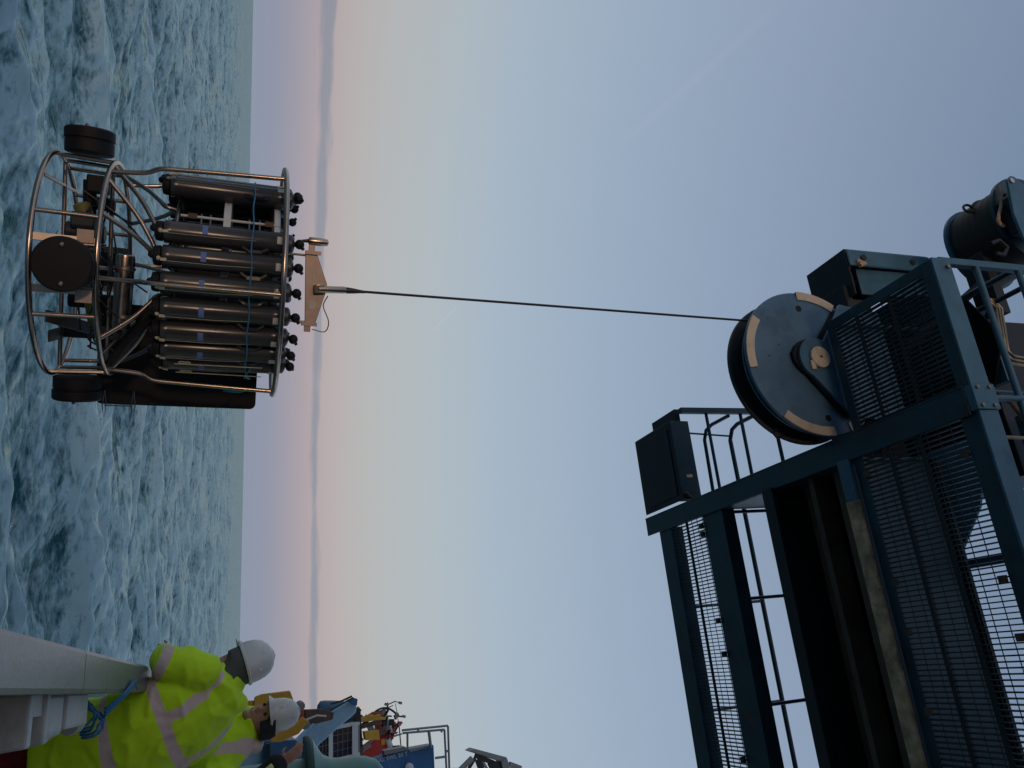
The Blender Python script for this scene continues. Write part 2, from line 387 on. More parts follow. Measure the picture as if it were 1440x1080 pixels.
# ------------------------------------------------------------------ ship: deck, hull side, added light-blocking mass out of frame
DECK = -0.1
o = MB().box(-.14, 9, -12, 26, DECK - .15, DECK).build('deck', 'deck_paint'); tag(o, kind='structure', label='dark green painted working deck of the ship')
o = MB().box(-.20, -.145, -40, 30, SEA_Z - 1.5, DECK - .1).build('hull_side', 'hull_paint'); tag(o, kind='structure', label='dark blue side of the ship hull')
o = MB().box(1.55, 9, -16, 3.2, DECK + .004, 12).build('superstructure_blocker', 'blocker_paint'); tag(o, kind='structure', label='unseen dark block of the ship added inboard to shade and darken reflections')  # unseen block, added to darken bottle reflections and keep sun off the crew

# ------------------------------------------------------------------ bulwark and its cap rail
rl = thing('bulwark', 'grey metal bulwark with wide flat cap rail beside the person leaning', 'bulwark', (-.1, 3, DECK))
MB().box(-.128, -.112, -6, 4.70, DECK + .002, 1.19).build('bulwark_plate', 'white_paint', rl)
for i in range(9): MB().prism([(-.11, -5.5 + i * 1.2, DECK + .003), (.10, -5.5 + i * 1.2, DECK + .003), (-.06, -5.5 + i * 1.2, 1.0), (-.11, -5.5 + i * 1.2, 1.0)], (0, .012, 0)).build('stay', 'white_paint', rl)
def cap(y0, y1, endround=False):
    st = []
    def sec(y, k=1.): 
        hw = .062 * k; c = -.099
        return [(c - hw, y, 1.245), (c - hw + .012, y, 1.252), (c + hw - .012, y, 1.252), (c + hw, y, 1.245), (c + hw, y, 1.205), (c + hw - .01, y, 1.195), (c - hw + .01, y, 1.195), (c - hw, y, 1.205)]
    ys = [(y0, 1.)] + ([(y1 - .07, 1.), (y1 - .03, .93), (y1 - .008, .78), (y1, .6)] if endround else [(y1, 1.)])
    vs = []; fs = []
    for y, k in ys: vs += sec(y, k)
    for i in range(len(ys) - 1):
        for j in range(8): fs.append((i * 8 + j, i * 8 + (j + 1) % 8, (i + 1) * 8 + (j + 1) % 8, (i + 1) * 8 + j))
    fs += [tuple(reversed(range(8))), tuple(range((len(ys) - 1) * 8, len(ys) * 8))]
    return MB().add(vs, fs)
cap(-6, 2.80).build('cap_rail', 'rail_paint', rl, smooth=False)
cap(2.808, 3.26).build('cap_rail', 'rail_paint', rl, smooth=False)
cap(3.264, 4.72, True).build('cap_rail', 'rail_paint', rl, smooth=False)

fl = thing('roller_bracket', 'off white roller brackets bolted inside the bulwark below its cap rail', 'bracket', (0, 2.2, 1.05))
MB().prism([(-.034, 1.66, 1.19), (.070, 1.66, 1.19), (.078, 1.66, 1.02), (-.034, 1.66, .98)], (0, .05, 0)).build('flange', 'off_white_paint', fl, bevel=.006)
MB().prism([(-.034, 1.86, 1.19), (.070, 1.86, 1.19), (.085, 1.86, 1.02), (-.034, 1.86, .98)], (0, .05, 0)).build('flange', 'off_white_paint', fl, bevel=.006)
MB().box(-.034, .012, 1.71, 1.86, 1.0, 1.18).build('web', 'off_white_paint', fl)
MB().prism([(-.034, 1.91, 1.185), (.060, 1.91, 1.185), (.072, 1.91, 1.05), (-.034, 1.91, 1.0)], (0, .22, 0)).build('block', 'off_white_paint', fl, bevel=.012)
MB().lathe([(.028, 0), (.034, .006), (.034, .03), (.026, .036)], (.035, 2.13, 1.13), (0, 1, 0), 20).build('pin', 'off_white_paint', fl)
MB().lathe([(.022, 0), (.022, .02)], (.035, 2.166, 1.13), (0, 1, 0), 16).build('nut', 'rusty_flange', fl)
MB().box(-.034, .05, 2.14, 2.52, 1.155, 1.192).build('arm', 'off_white_paint', fl, bevel=.008)
MB().prism([(-.034, 2.40, 1.19), (.02, 2.40, 1.19), (.085, 2.40, 1.07), (.050, 2.40, 1.05), (-.034, 2.40, 1.15)], (0, .10, 0)).build('gusset', 'off_white_paint', fl, bevel=.008)
MB().lathe([(.02, 0), (.036, .004), (.036, .03), (.026, .036), (.026, .08), (.036, .086), (.036, .11), (.02, .115)], (.038, 2.56, 1.13), (0, 1, 0), 22).build('roller', 'off_white_paint', fl)
MB().tube([(.05, 2.22, 1.12), (.062, 2.27, 1.07), (.066, 2.33, 1.055), (.055, 2.37, 1.08)], .007, 8).build('hook', 'dark_steel', fl)

fl.location = (0, 2.98, 1.05); fl.scale = (1.28, 1, 1)
rp = thing('mooring_line', 'blue rope lashed round the bulwark rail end beside the yellow jacket', 'rope', (0, 2.95, 1.1))
for k in range(5):
    pts = []
    for i in range(15):
        t = i / 14 * math.pi * 1.5; rr_ = .036 + .012 * random.random()
        pts.append((.015 + .055 * math.cos(t - .3) + .012 * k - .02, 2.90 + .055 * k + .03 * math.sin(t * 1.7 + k), 1.17 + rr_ * 1.6 * math.sin(t) - .045))
    MB().tube(pts, .0055, 7).build('coil', 'blue_rope', rp)
for k in range(3):
    MB().tube([(.0 + .012 * k, 3.1, 1.20), (-.05, 3.16 + .05 * k, 1.258), (-.082 - .01 * k, 3.30 + .08 * k, 1.262), (-.105 + .02 * k, 3.40 + .09 * k, 1.26)], [.006, .005, .0045, .003], 7).build('loose_end', 'blue_rope', rp)

rp.location = (.02, 3.50, 1.1)
# ------------------------------------------------------------------ gantry over the side
g = thing('side_gantry', 'dark blue overhead gantry with grating walkways reaching out over the side', 'gantry', (2.5, 5.2, DECK))
def P(name, mat='blue_paint', parent=None, **k):
    return lambda mb: mb.build(name, mat, parent or g, **k)
ZP = 6.0
INB = 5.2          # walkways run inboard to here, out of frame
# outer longitudinal beam (open channel seen from below)
MB().box(-1.36, -1.345, 3.42, 7.72, ZP - .03, ZP + .20).box(-1.345, -1.165, 3.421, 7.719, ZP - .028, ZP - .012).build('outer_beam', 'blue_paint', g, bevel=.004)
MB().box(-1.352, -1.185, 3.36, 3.417, ZP - .02, ZP + .17).build('beam_end', 'blue_clean', g, bevel=.004)
for zz in (6.02, 6.12):
    for xx in (-1.33, -1.21): MB().lathe([(.013, 0), (.013, .012)], (xx, 3.36, zz), (0, -1, 0), 6).build('bolt', 'pipe_brass', g)
def angle_frame(x0, x1, y0, y1, wx0, wx1, wy0, wy1, h=.10):
    """four channel sides; widths given for each side"""
    if wy0: MB().box(x0, x1, y0, y0 + wy0, ZP, ZP + .012).box(x0, x1, y0, y0 + .012, ZP + .012, ZP + h).build('walkway_frame', 'blue_paint', g)
    if wy1: MB().box(x0, x1, y1 - wy1, y1, ZP, ZP + .012).box(x0, x1, y1 - .012, y1, ZP + .012, ZP + h).build('walkway_frame', 'blue_paint', g)
    if wx0: MB().box(x0, x0 + wx0, y0 + wy0 + .001, y1 - wy1 - .001, ZP - .001, ZP + .012).box(x0, x0 + .012, y0 + .013, y1 - .013, ZP + .0125, ZP + h).build('walkway_frame', 'blue_paint', g)
    if wx1: MB().box(x1 - wx1, x1, y0 + wy0 + .001, y1 - wy1 - .001, ZP - .001, ZP + .012).build('walkway_frame', 'blue_paint', g)
def grating(x0, x1, y0, y1, pitch=.034, cross=.30, z=ZP + .014):
    mb = MB(); x = x0
    while x < x1:
        mb.box(x, x + .008, y0, y1, z, z + .035); x += pitch
    o = mb.build('grating', 'grating_steel', g, smooth=False); tag(o, kind='stuff')
    mb = MB(); y = y0 + .1
    while y < y1:
        mb.tube([(x0, y, z + .031), (x1, y, z + .031)], .0035, 5); y += .10
    tag(mb.build('grating_rods', 'grating_steel', g, smooth=False), kind='stuff')
# near outboard platform
angle_frame(-2.25, -1.362, 3.392, 4.42, .075, 0, .085, .075)
grating(-2.17, -1.37, 3.40, 4.40)
for yy in (3.78, 4.10): MB().box(-2.17, -1.365, yy, yy + .022, ZP - .004, ZP + .013).build('grating_bearer', 'dark_steel', g)
# near walkway
angle_frame(-1.185, INB, 3.392, 4.49, 0, 0, .13, .085)
grating(-1.18, INB, 3.45, 4.47)
for yy in (3.86, 4.13): MB().box(-1.18, INB, yy, yy + .026, ZP - .004, ZP + .013).build('grating_bearer', 'dark_steel', g)
for x0 in (-1.05, -.28, .05, .55):
    MB().box(x0, x0 + .045, 4.36, 4.40, ZP - .03, ZP - .001).build('clip', 'brown_metal', g)
    MB().box(x0 + .08, x0 + .125, 3.53, 3.575, ZP - .03, ZP - .001).build('clip', 'brown_metal', g)
# blue kick plates facing the camera
MB().box(-2.256, -1.354, 3.372, 3.390, ZP - .004, ZP + .155).build('kick_plate', 'blue_clean', g, bevel=.004)
MB().box(-1.184, -.305, 3.372, 3.390, ZP - .004, ZP + .155).build('kick_plate', 'blue_clean', g, bevel=.004)
MB().box(-.30, INB, 3.372, 3.390, ZP - .004, ZP + .155).build('kick_plate', 'blue_clean', g, bevel=.004)
for xx in (-.335, -.27):
    MB().lathe([(.016, 0), (.016, .014)], (xx, 3.371, 6.10), (0, -1, 0), 6).build('bolt', 'pipe_brass', g)
MB().lathe([(.016, 0), (.016, .014)], (-2.19, 3.371, 6.115), (0, -1, 0), 6).build('bolt', 'pipe_brass', g)
# guard rail of the near walkway
def rail(pts, r=.021, name='guard_rail', mat='blue_paint'): MB().tube(pts, r, 10).build(name, mat, g)
MB().box(-2.285, -2.235, 3.40, 3.45, ZP + .10, 7.25).build('rail_post', 'blue_clean', g, bevel=.004)
for xx in (-1.275, -.30, .62, 1.6): rail([(xx, 3.41, ZP + .1), (xx, 3.41, 7.2)], .02, 'rail_post', 'blue_clean')
for zz in (6.44, 6.84, 7.2): rail([(-2.26, 3.42, zz), (INB, 3.42, zz)], .022, 'guard_rail', 'blue_clean')
for zz in (6.84, 7.2): rail([(-2.26, 3.43, zz), (-2.26, 4.42, zz)])
rail([(-2.235, 4.40, ZP + .1), (-2.235, 4.40, 7.2)], .02, 'rail_post')
# main arm: girders with a roof, looked into from below
MB().box(-1.18, INB, 4.553, 4.568, ZP - .02, 6.80).build('girder_web', 'blue_paint', g)
MB().box(-1.18, -.872, 4.50, 4.62, ZP - .045, ZP - .022).build('girder_flange', 'blue_clean', g, bevel=.003)
fo = MB().box(-.870, INB, 4.498, 4.622, ZP - .047, ZP - .021).build('girder_flange', 'rusty_flange', g, bevel=.004); fo['label'] = 'flange with flaking paint and rust'
MB().box(-1.18, INB, 5.50, 5.515, ZP - .02, 6.80).build('girder_web', 'dark_steel', g)
MB().box(-1.18, INB, 5.44, 5.575, ZP - .045, ZP - .022).build('girder_flange', 'dark_steel', g, bevel=.003)
MB().box(-1.18, INB, 4.50, 5.575, 6.81, 6.84).build('girder_roof', 'dark_steel', g)
for yy, ww, zz in ((4.80, .10, 6.15), (5.06, .06, 6.08), (5.26, .12, 6.25)):
    MB().box(-1.17, INB, yy, yy + ww, zz, zz + .18).build('inner_beam', 'brown_metal', g, bevel=.004)
for xx in (-.55, .35, 1.3): MB().box(xx, xx + .03, 4.57, 5.50, 6.45, 6.80).build('stiffener', 'dark_steel', g)
MB().box(-1.185, -1.165, 4.50, 6.30, ZP + .0, 6.80).build('end_plate', 'blue_paint', g)
# far walkway
MB().box(-1.18, INB, 7.25, 7.50, ZP, ZP + .012).box(-1.18, INB, 7.25, 7.265, ZP + .013, ZP + .14).box(-1.18, INB, 7.485, 7.50, ZP + .013, ZP + .14).build('walkway_frame', 'blue_paint', g)
MB().box(-1.18, INB, 6.28, 6.62, ZP, ZP + .012).box(-1.18, INB, 6.28, 6.295, ZP + .013, ZP + .14).box(-1.18, INB, 6.605, 6.62, ZP + .013, ZP + .14).build('walkway_frame', 'blue_paint', g)
grating(-1.18, INB, 6.60, 7.27, pitch=.034)
MB().box(-1.18, INB, 6.92, 6.945, ZP - .004, ZP + .013).build('grating_bearer', 'dark_steel', g)
for x0 in (-1.10, -1.02, -.20, .10, 1.0):
    MB().box(x0, x0 + .05, 6.62, 6.67, ZP - .03, ZP - .001).build('clip', 'dark_steel', g)
for xx in (-1.35, -.36, .66, 1.7): rail([(xx, 7.46, ZP + .02), (xx, 7.46, 7.11)], .016, 'rail_post')
rail([(-2.20, 7.46, 7.11), (INB, 7.46, 7.11)], .026)
for xx in (-1.14, -.335, .575, 1.5): rail([(xx, 6.30, ZP + .1), (xx, 6.30, 7.15)], .016, 'rail_post')
rail([(-1.2, 6.30, 7.15), (INB, 6.30, 7.15)], .022)
# guard rails round the far outboard corner
rail([(-1.36, 7.46, 6.74), (-2.20, 7.46, 6.76), (-2.30, 7.40, 6.765), (-2.33, 7.28, 6.77), (-2.33, 6.95, 6.78)])
rail([(-2.20, 7.46, 7.11), (-2.31, 7.40, 7.12), (-2.34, 7.28, 7.12), (-2.34, 6.93, 7.13)], .024)
rail([(-1.42, 6.90, 6.455), (-2.34, 6.90, 6.46)], .018); rail([(-1.55, 6.90, 6.89), (-2.36, 6.90, 6.90)], .02)
rail([(-1.36, 6.30, 6.845), (-2.10, 6.30, 6.845)], .02)
rail([(-2.30, 7.44, 6.2), (-2.24, 7.44, 7.11)], .011, 'rail_post'); rail([(-1.50, 7.46, 6.2), (-1.50, 7.46, 7.11)], .011, 'rail_post')
MB().box(-2.385, -2.325, 6.84, 6.90, 6.12, 7.35).build('rail_post', 'blue_paint', g, bevel=.004)
# equipment box hung on the far outboard corner
MB().box(-2.25, -1.40, 6.925, 7.735, ZP, 6.012).box(-2.19, -1.46, 6.99, 7.67, ZP - .010, ZP - .001).build('box_floor', 'dark_steel', g, bevel=.004)
MB().box(-2.25, -1.40, 6.905, 6.922, ZP, 6.22).box(-2.26, -2.252, 6.93, 7.735, ZP, 6.20).build('box_side', 'blue_paint', g, bevel=.004)
MB().box(-2.40, -2.262, 6.95, 7.46, 6.10, 6.16).build('box_step', 'dark_steel', g, bevel=.004)
MB().box(-1.66, -1.63, 6.895, 6.904, 6.08, 6.15).build('tag_plate', 'cream_paint', g)
MB().tube([(-1.47, 6.88, 6.02), (-1.42, 6.88, 6.06), (-1.41, 6.90, 6.1)], .02, 6).build('cleat', 'brown_metal', g)
# upper deck plate above the near walkway with a triangular gusset
up = [(-1.275, 4.6), (-1.275, 4.16), (-.759, 4.403), (-.372, 4.757), (-.081, 4.826), (.49, 4.865), (1.079, 4.888), (INB, 4.95), (INB, 6.2), (-1.275, 6.2)]
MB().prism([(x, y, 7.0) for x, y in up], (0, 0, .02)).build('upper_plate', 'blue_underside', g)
MB().prism([(-.30, 4.74, 6.986), (.5, 4.845, 6.986), (.5, 4.95, 6.986), (-.30, 4.86, 6.986)], (0, 0, .012)).build('rust_patch', 'rusty_flange', g)
MB().box(-.40, -.33, 3.95, 4.83, 6.98, 7.06).build('outrigger', 'blue_clean', g, bevel=.004)
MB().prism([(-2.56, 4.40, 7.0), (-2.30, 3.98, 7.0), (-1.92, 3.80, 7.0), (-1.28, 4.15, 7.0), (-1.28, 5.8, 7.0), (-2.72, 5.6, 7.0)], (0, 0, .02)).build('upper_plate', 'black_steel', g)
MB().box(-2.2, -.9, 4.30, 4.36, 7.03, 7.35).build('winch_bed', 'dark_steel', g)
MB().box(-2.25, -.95, 4.2, 5.2, 7.30, 7.9).build('winch_housing', 'dark_steel', g, bevel=.01)
MB().box(-2.1, -1.6, 3.9, 4.25, 7.05, 7.12).build('shelf', 'blue_clean', g, bevel=.004)
MB().box(-1.35, -.2, 3.92, 4.0, 7.12, 7.45).build('hydraulic_block', 'blue_clean', g, bevel=.006)
for k in range(3):
    dz = .028 * k
    MB().tube([(-2.28, 3.9, 7.17 - dz), (-2.2, 3.9, 7.235 - dz), (-2.15, 3.9, 7.22 - dz), (-1.84 + .03 * k, 3.9, 7.15 - dz), (-1.80 + .03 * k, 3.9, 7.19 - dz), (-1.75 + .03 * k, 3.9, 7.6)], .012, 8).build('hydraulic_pipe', 'pipe_brass', g)
MB().tube([(-1.50, 3.86, 6.75), (-1.48, 3.86, 7.4)], .010, 8).build('hydraulic_pipe', 'blue_clean', g)
MB().tube([(-1.15, 3.86, 6.78), (-1.13, 3.86, 7.3)], .014, 8).build('hydraulic_pipe', 'pipe_brass', g)
MB().tube([(-1.6, 3.9, 6.8), (-1.5, 3.88, 6.86), (-1.42, 3.88, 6.98), (-1.3, 3.88, 7.04), (-1.22, 3.88, 7.2)], .018, 8).build('hydraulic_hose', 'brown_metal', g)
# crosshead carrying the sheave, and the block of channel outboard of it
MB().box(-2.72, -1.365, 4.60, 5.0, 6.46, 6.70).build('crosshead', 'dark_steel', g, bevel=.006)
MB().box(-3.03, -2.60, 4.53, 5.02, 6.50, 6.515).box(-3.03, -3.012, 4.53, 5.02, 6.516, 7.42).box(-3.012, -2.58, 4.60, 4.615, 6.516, 7.40).box(-3.012, -2.84, 4.532, 4.60, 6.516, 6.53).build('channel_block', 'dark_steel', g, bevel=.005)
MB().box(-3.012, -2.86, 4.505, 4.528, 6.505, 7.42).build('channel_face', 'blue_clean', g, bevel=.02)
MB().box(-2.859, -2.62, 4.56, 4.58, 6.60, 7.35).build('channel_face', 'blue_clean', g)
for zz in (6.66, 7.2): MB().lathe([(.028, 0), (.028, .01)], (-2.94, 4.504, zz), (0, -1, 0), 14).build('bolt_hole', 'dark_steel', g)
MB().tube([(-2.90, 4.50, 6.58), (-2.86, 4.47, 6.62), (-2.84, 4.47, 6.56)], .02, 7).build('shackle', 'rusty_flange', g)
MB().box(-2.70, -1.0, 4.9, 5.4, 6.72, 6.98).build('crosshead_top', 'dark_steel', g)
# columns that carry the gantry down to the deck, out of frame inboard
for yy in (4.1, 6.6): MB().box(4.6, 5.19, yy, yy + .5, DECK + .002, ZP - .05).build('column', 'blue_paint', g)

# ------------------------------------------------------------------ winch drum above the near platform
dr = thing('winch_drum', 'black cable drum between blue flanges above the gantry platform', 'winch', (-2.95, 4.1, 7.3))
DC = Vector((-2.96, 0, 7.72))
def lay(name, mat, prof, y, n=40, par=dr): return MB().lathe(prof, (DC.x, y, DC.z), (0, 1, 0), n).build(name, mat, par)
lay('drum', 'drum_rope', [(.355, 0), (.36, .05)] + [(.36 + .002 * math.sin(i * 1.9), .05 + i * .018) for i in range(20)] + [(.355, .43)], 3.80)
lay('flange', 'blue_clean', [(.33, 0), (.385, .003), (.385, .03), (.33, .035)], 4.235)
lay('flange', 'blue_paint', [(.36, 0), (.40, .004), (.40, .035), (.36, .04)], 3.755)
lay('hub', 'dark_steel', [(.16, 0), (.16, .12), (.09, .13)], 3.60, 24)
def lug(x, z, y, s=1.):
    mb = MB(); pts = [(x - .07 * s, y, z), (x - .055 * s, y, z + .10 * s), (x - .02 * s, y, z + .14 * s), (x + .02 * s, y, z + .14 * s), (x + .06 * s, y, z + .1 * s), (x + .09 * s, y, z)]
    mb.prism(pts, (0, .03, 0)).build('lug', 'blue_clean', dr)
    MB().lathe([(.022 * s, 0), (.022 * s, .006)], (x, y - .004, z + .095 * s), (0, -1, 0), 12).build('lug_hole', 'marking_white', dr)
lug(DC.x - .26, DC.z + .22, 4.24)
MB().prism([at(V, U, 3.60) for V, U in ((1417, 252), (1421, 247), (1426, 248), (1440, 259), (1470, 262), (1470, 352), (1440, 334), (1426, 300))], (0, .025, 0)).build('cheek_plate', 'blue_clean', dr, bevel=.004)
q_ = at(1423, 254, 3.595); MB().lathe([(.022, 0), (.022, .006)], q_, (0, -1, 0), 12).build('lug_hole', 'marking_white', dr)
for k in range(6):
    a = R(165 + k * 20); MB().lathe([(.014, 0), (.014, .014)], (DC.x + .30 * math.cos(a), 3.754, DC.z + .30 * math.sin(a)), (0, -1, 0), 6).build('flange_bolt', 'brown_metal', dr)
MB().tube(smooth_path([at(1404, 262, 3.73), at(1408, 285, 3.72), at(1404, 310, 3.72), at(1412, 318, 3.73)], 5), .014, 7).build('hose', 'rusty_flange', dr)
MB().box(DC.x - .12, DC.x + .2, 3.63, 3.75, DC.z - .34, DC.z - .08).build('motor', 'dark_steel', dr, bevel=.01)
pts = [(DC.x + .366 * math.cos(R(a)), 4.08 - .0006 * (a - 130), DC.z + .366 * math.sin(R(a))) for a in range(130, 235, 8)]
MB().tube(pts, .012, 7).build('rope_end', 'brown_metal', dr)
ey = [(pts[-1][0] + .035 * math.cos(t), pts[-1][1] - .03 + .0 * t, pts[-1][2] - .05 + .055 * math.sin(t)) for t in np.linspace(0, 6.0, 12)]
MB().tube(ey, .011, 7).build('rope_eye', 'brown_metal', dr)
MB().tube([(-2.62, 3.66, 7.02), (-2.66, 3.66, 7.12), (-2.60, 3.66, 7.18), (-2.53, 3.66, 7.12), (-2.54, 3.66, 7.04)], .014, 7).build('shackle', 'dark_steel', dr)
MB().box(-2.75, -2.2, 3.95, 4.15, 7.30, 7.40).build('cradle', 'dark_steel', dr, bevel=.006)
MB().bar((-2.3, 4.1, 7.3), (-2.0, 4.4, 7.6), .10, .10).build('brace', 'blue_clean', dr)
MB().bar((-2.5, 4.0, 7.3), (-2.1, 4.5, 6.84), .05, .05).build('brace', 'dark_steel', dr)

# ------------------------------------------------------------------ sheave block
sh = thing('sheave_block', 'big blue sheave wheel with cream edge strips hanging from the gantry', 'sheave', (-1.975, 4.7, 6.5))
SC = Vector((-1.975, 0, 5.90))
def shl(name, mat, prof, y, n=64, par=sh, **k): return MB().lathe(prof, (SC.x, y, SC.z), (0, 1, 0), n).build(name, mat, par, **k)
shl('cheek', 'sheave_blue', [(.56, 0), (.60, .006), (.605, .012), (.605, .03), (.60, .034)], 4.545)
shl('wheel', 'rubber', [(.50, 0), (.52, .01), (.515, .03), (.42, .065), (.38, .08), (.38, .095), (.42, .11), (.52, .14), (.525, .155), (.50, .16)], 4.60)
shl('wheel_rim', 'sheave_blue', [(.53, 0), (.56, .006), (.56, .022), (.53, .03)], 4.645)
shl('cheek', 'dark_steel', [(.58, 0), (.605, .006), (.605, .04), (.58, .045)], 4.765)
shl('guard', 'rubber', [(.50, 0), (.56, .006), (.56, .03), (.5, .036)], 4.82)
def arc_strip(a0, a1, r0, r1, y, t):
    vs = []; fs = []; n = 14
    for i in range(n + 1):
        a = R(a0 + (a1 - a0) * i / n)
        for rr_, yy in ((r0, y), (r1, y), (r1, y - t), (r0, y - t)): vs.append((SC.x + rr_ * math.cos(a), yy, SC.z + rr_ * math.sin(a)))
    for i in range(n):
        for j in range(4): fs.append((i * 4 + j, i * 4 + (j + 1) % 4, (i + 1) * 4 + (j + 1) % 4, (i + 1) * 4 + j))
    fs += [(0, 1, 2, 3), (n * 4 + 3, n * 4 + 2, n * 4 + 1, n * 4)]
    return MB().add(vs, fs)
def ang(V, U):
    p = at(V, U, 4.545); return math.degrees(math.atan2(p.z - SC.z, p.x - SC.x))
for a, b in (((1059, 444), (1049, 517)), ((1118, 413), (1172, 428)), ((1100, 590), (1176, 612))):
    a0, a1 = ang(*a), ang(*b)
    if a1 - a0 > 180: a1 -= 360
    if a0 - a1 > 180: a1 += 360
    arc_strip(a0, a1, .535, .606, 4.547, .012).build('edge_strip', 'cream_paint', sh)
arc_strip(20, 62, .535, .606, 4.547, .012).build('edge_strip', 'cream_paint', sh)
for V, U in ((1123, 434), (1165, 588)):
    p = at(V, U, 4.544); MB().lathe([(.027, 0), (.027, .004)], (p.x, 4.546, p.z), (0, -1, 0), 16).build('bolt_hole', 'rubber', sh)
for V, U in ((1095, 485), (1080, 447), (1082, 500)):
    p = at(V, U, 4.544); MB().lathe([(.008, 0), (.007, .003)], (p.x, 4.546, p.z), (0, -1, 0), 8).build('rivet', 'dark_steel', sh)
AX = at(1152, 503, 4.47)
hub = [(AX.x + .17 * math.cos(R(a)), 4.475, AX.z + .17 * math.sin(R(a))) for a in range(150, 331, 12)]
MB().prism(hub + [(-1.50, 4.475, 6.10), (-1.46, 4.475, 6.62), (-2.40, 4.475, 6.62), (-2.46, 4.475, 6.24)], (0, .03, 0)).build('hanger_plate', 'sheave_blue', sh, bevel=.004)
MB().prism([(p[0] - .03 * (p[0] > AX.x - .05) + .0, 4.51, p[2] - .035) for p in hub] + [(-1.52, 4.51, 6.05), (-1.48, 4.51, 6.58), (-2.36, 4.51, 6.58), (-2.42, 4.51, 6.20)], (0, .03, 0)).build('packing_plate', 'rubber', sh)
MB().lathe([(.085, 0), (.088, .006), (.088, .022), (.082, .028)], (AX.x, 4.474, AX.z), (0, -1, 0), 28).build('axle_cap', 'cream_paint', sh, bevel=0)
MB().lathe([(.012, 0), (.012, .004)], (AX.x, 4.445, AX.z), (0, -1, 0), 12).build('grease_hole', 'brown_metal', sh)
MB().box(AX.x + .03, AX.x + .10, 4.455, 4.474, AX.z - .10, AX.z - .06).build('keeper', 'cream_paint', sh)
MB().prism([(-1.50, 4.86, 6.10), (-1.46, 4.86, 6.62), (-2.40, 4.86, 6.62), (-2.46, 4.86, 6.24), (AX.x, 4.86, AX.z - .15)], (0, .03, 0)).build('hanger_plate', 'dark_steel', sh)
MB().lathe([(.05, 0), (.05, .40)], (AX.x, 4.48, AX.z), (0, 1, 0), 16).build('axle', 'dark_steel', sh)
MB().tube([(-1.47, 4.7, 5.55), (-1.44, 4.7, 5.50), (-1.40, 4.7, 5.53), (-1.42, 4.7, 5.60)], .010, 6).build('shackle', 'dark_steel', sh)

# ------------------------------------------------------------------ rosette sampler hanging on the wire
AXS = Vector((.026, .016, 1)).normalized(); ph = R(27.45)
XA = Vector((math.cos(ph), math.sin(ph), 0)); XA = (XA - AXS * XA.dot(AXS)).normalized(); YA = AXS.cross(XA)
RO = Vector((-2.513, 4.710, .45))
rs = thing('water_sampling_rosette', 'steel framed rosette of grey sampling bottles hanging over the sea', 'water sampler', RO, local=True)
rm = Matrix.Identity(4)
for i in range(3): rm[i][0] = XA[i]; rm[i][1] = YA[i]; rm[i][2] = AXS[i]
rs.rotation_euler = rm.to_euler()
def ring(r, z, n=64): return [(r * math.sin(2 * math.pi * i / n), -r * math.cos(2 * math.pi * i / n), z) for i in range(n)]
def pol(deg, r, z): return Vector((r * math.sin(R(deg)), -r * math.cos(R(deg)), z))
TR = .0155
def rt(name, pts, r=TR, mat='stainless', n=10, closed=False, par=rs): return MB().tube(pts, r, n, closed).build(name, mat, par)
rt('bottom_ring', ring(.655, .16), TR, closed=True)
rt('middle_ring', ring(.640, .475), TR, closed=True)
rt('top_ring', ring(.730, 1.44), .017, closed=True)
for a in (-135, -90, -25, 25, 90, 112, 135, 158, -158, -112): rt('upright', [pol(a, .652, .16), pol(a, .640, .475)], .013)
for a in (-12, 12, 78, 102, -78, -102, 168, 192): MB().bar(pol(a, .650, .17), pol(a, .640, .465), .04, .012, up=pol(a, 1, 0)).build('mounting_plate', 'stainless_dull', rs)
for s in (-1, 1):
    MB().box(s * .16 - .035, s * .16 + .035, -.652, -.640, .38, .46).build('mounting_plate', 'plate_steel', rs)
# long outer tubes from the middle ring up to the top ring
for a, lean in ((-60, -.0), (5, .0), (69, 0.), (-120, 0), (128, 0), (184, 0)):
    rt('outer_tube', smooth_path([pol(a, .635, .475), pol(a, .655 + lean, .66), pol(a, .690, .74), pol(a, .700, .86), pol(a, .715, 1.15), pol(a, .728, 1.43)], 4), .014 if a != 5 else .0135)
# bent inner struts from the middle ring to the bottle rack
for a0, a1, r1 in ((-70, -26, .50), (-52, -12, .48), (-28, -10, .46), (38, 16, .47), (74, 28, .46), (110, 60, .46), (150, 120, .46), (-110, -60, .46), (-150, -120, .46), (185, 180, .46)):
    p, q = pol(a0, .635, .48), pol(a1, r1, .755)
    rt('strut', smooth_path([p, p.lerp(q, .45) + Vector((0, 0, .03)), p.lerp(q, .8) + Vector((0, 0, .02)), q + Vector((0, 0, .01)), pol(a1, r1 - .02, .84)], 4), .0135, 'stainless_dull')
rt('rack_ring', ring(.46, .84), .012, 'stainless_dull', closed=True)
rt('rack_ring', ring(.46, 1.38), .012, 'stainless_dull', closed=True)
def annulus(r0, r1, z0, z1, n=48):
    vs = []; fs = []
    for i in range(n):
        a = 2 * math.pi * i / n; c, s_ = math.cos(a), math.sin(a)
        vs += [(r0 * c, r0 * s_, z0), (r1 * c, r1 * s_, z0), (r1 * c, r1 * s_, z1), (r0 * c, r0 * s_, z1)]
    for i in range(n):
        b, d = i * 4, ((i + 1) % n) * 4
        for j in range(4): fs.append((b + j, d + j, d + (j + 1) % 4, b + (j + 1) % 4))
    return MB().add(vs, fs)
annulus(.34, .505, 1.095, 1.135).build('rack_plate', 'white_plastic', rs)
annulus(.30, .50, 1.385, 1.42).build('rack_plate', 'white_plastic', rs)
MB().lathe([(.14, 0), (.15, .02), (.15, .6), (.14, .62)], (0, 0, .80), (0, 0, 1), 24).build('release_column', 'rubber', rs)
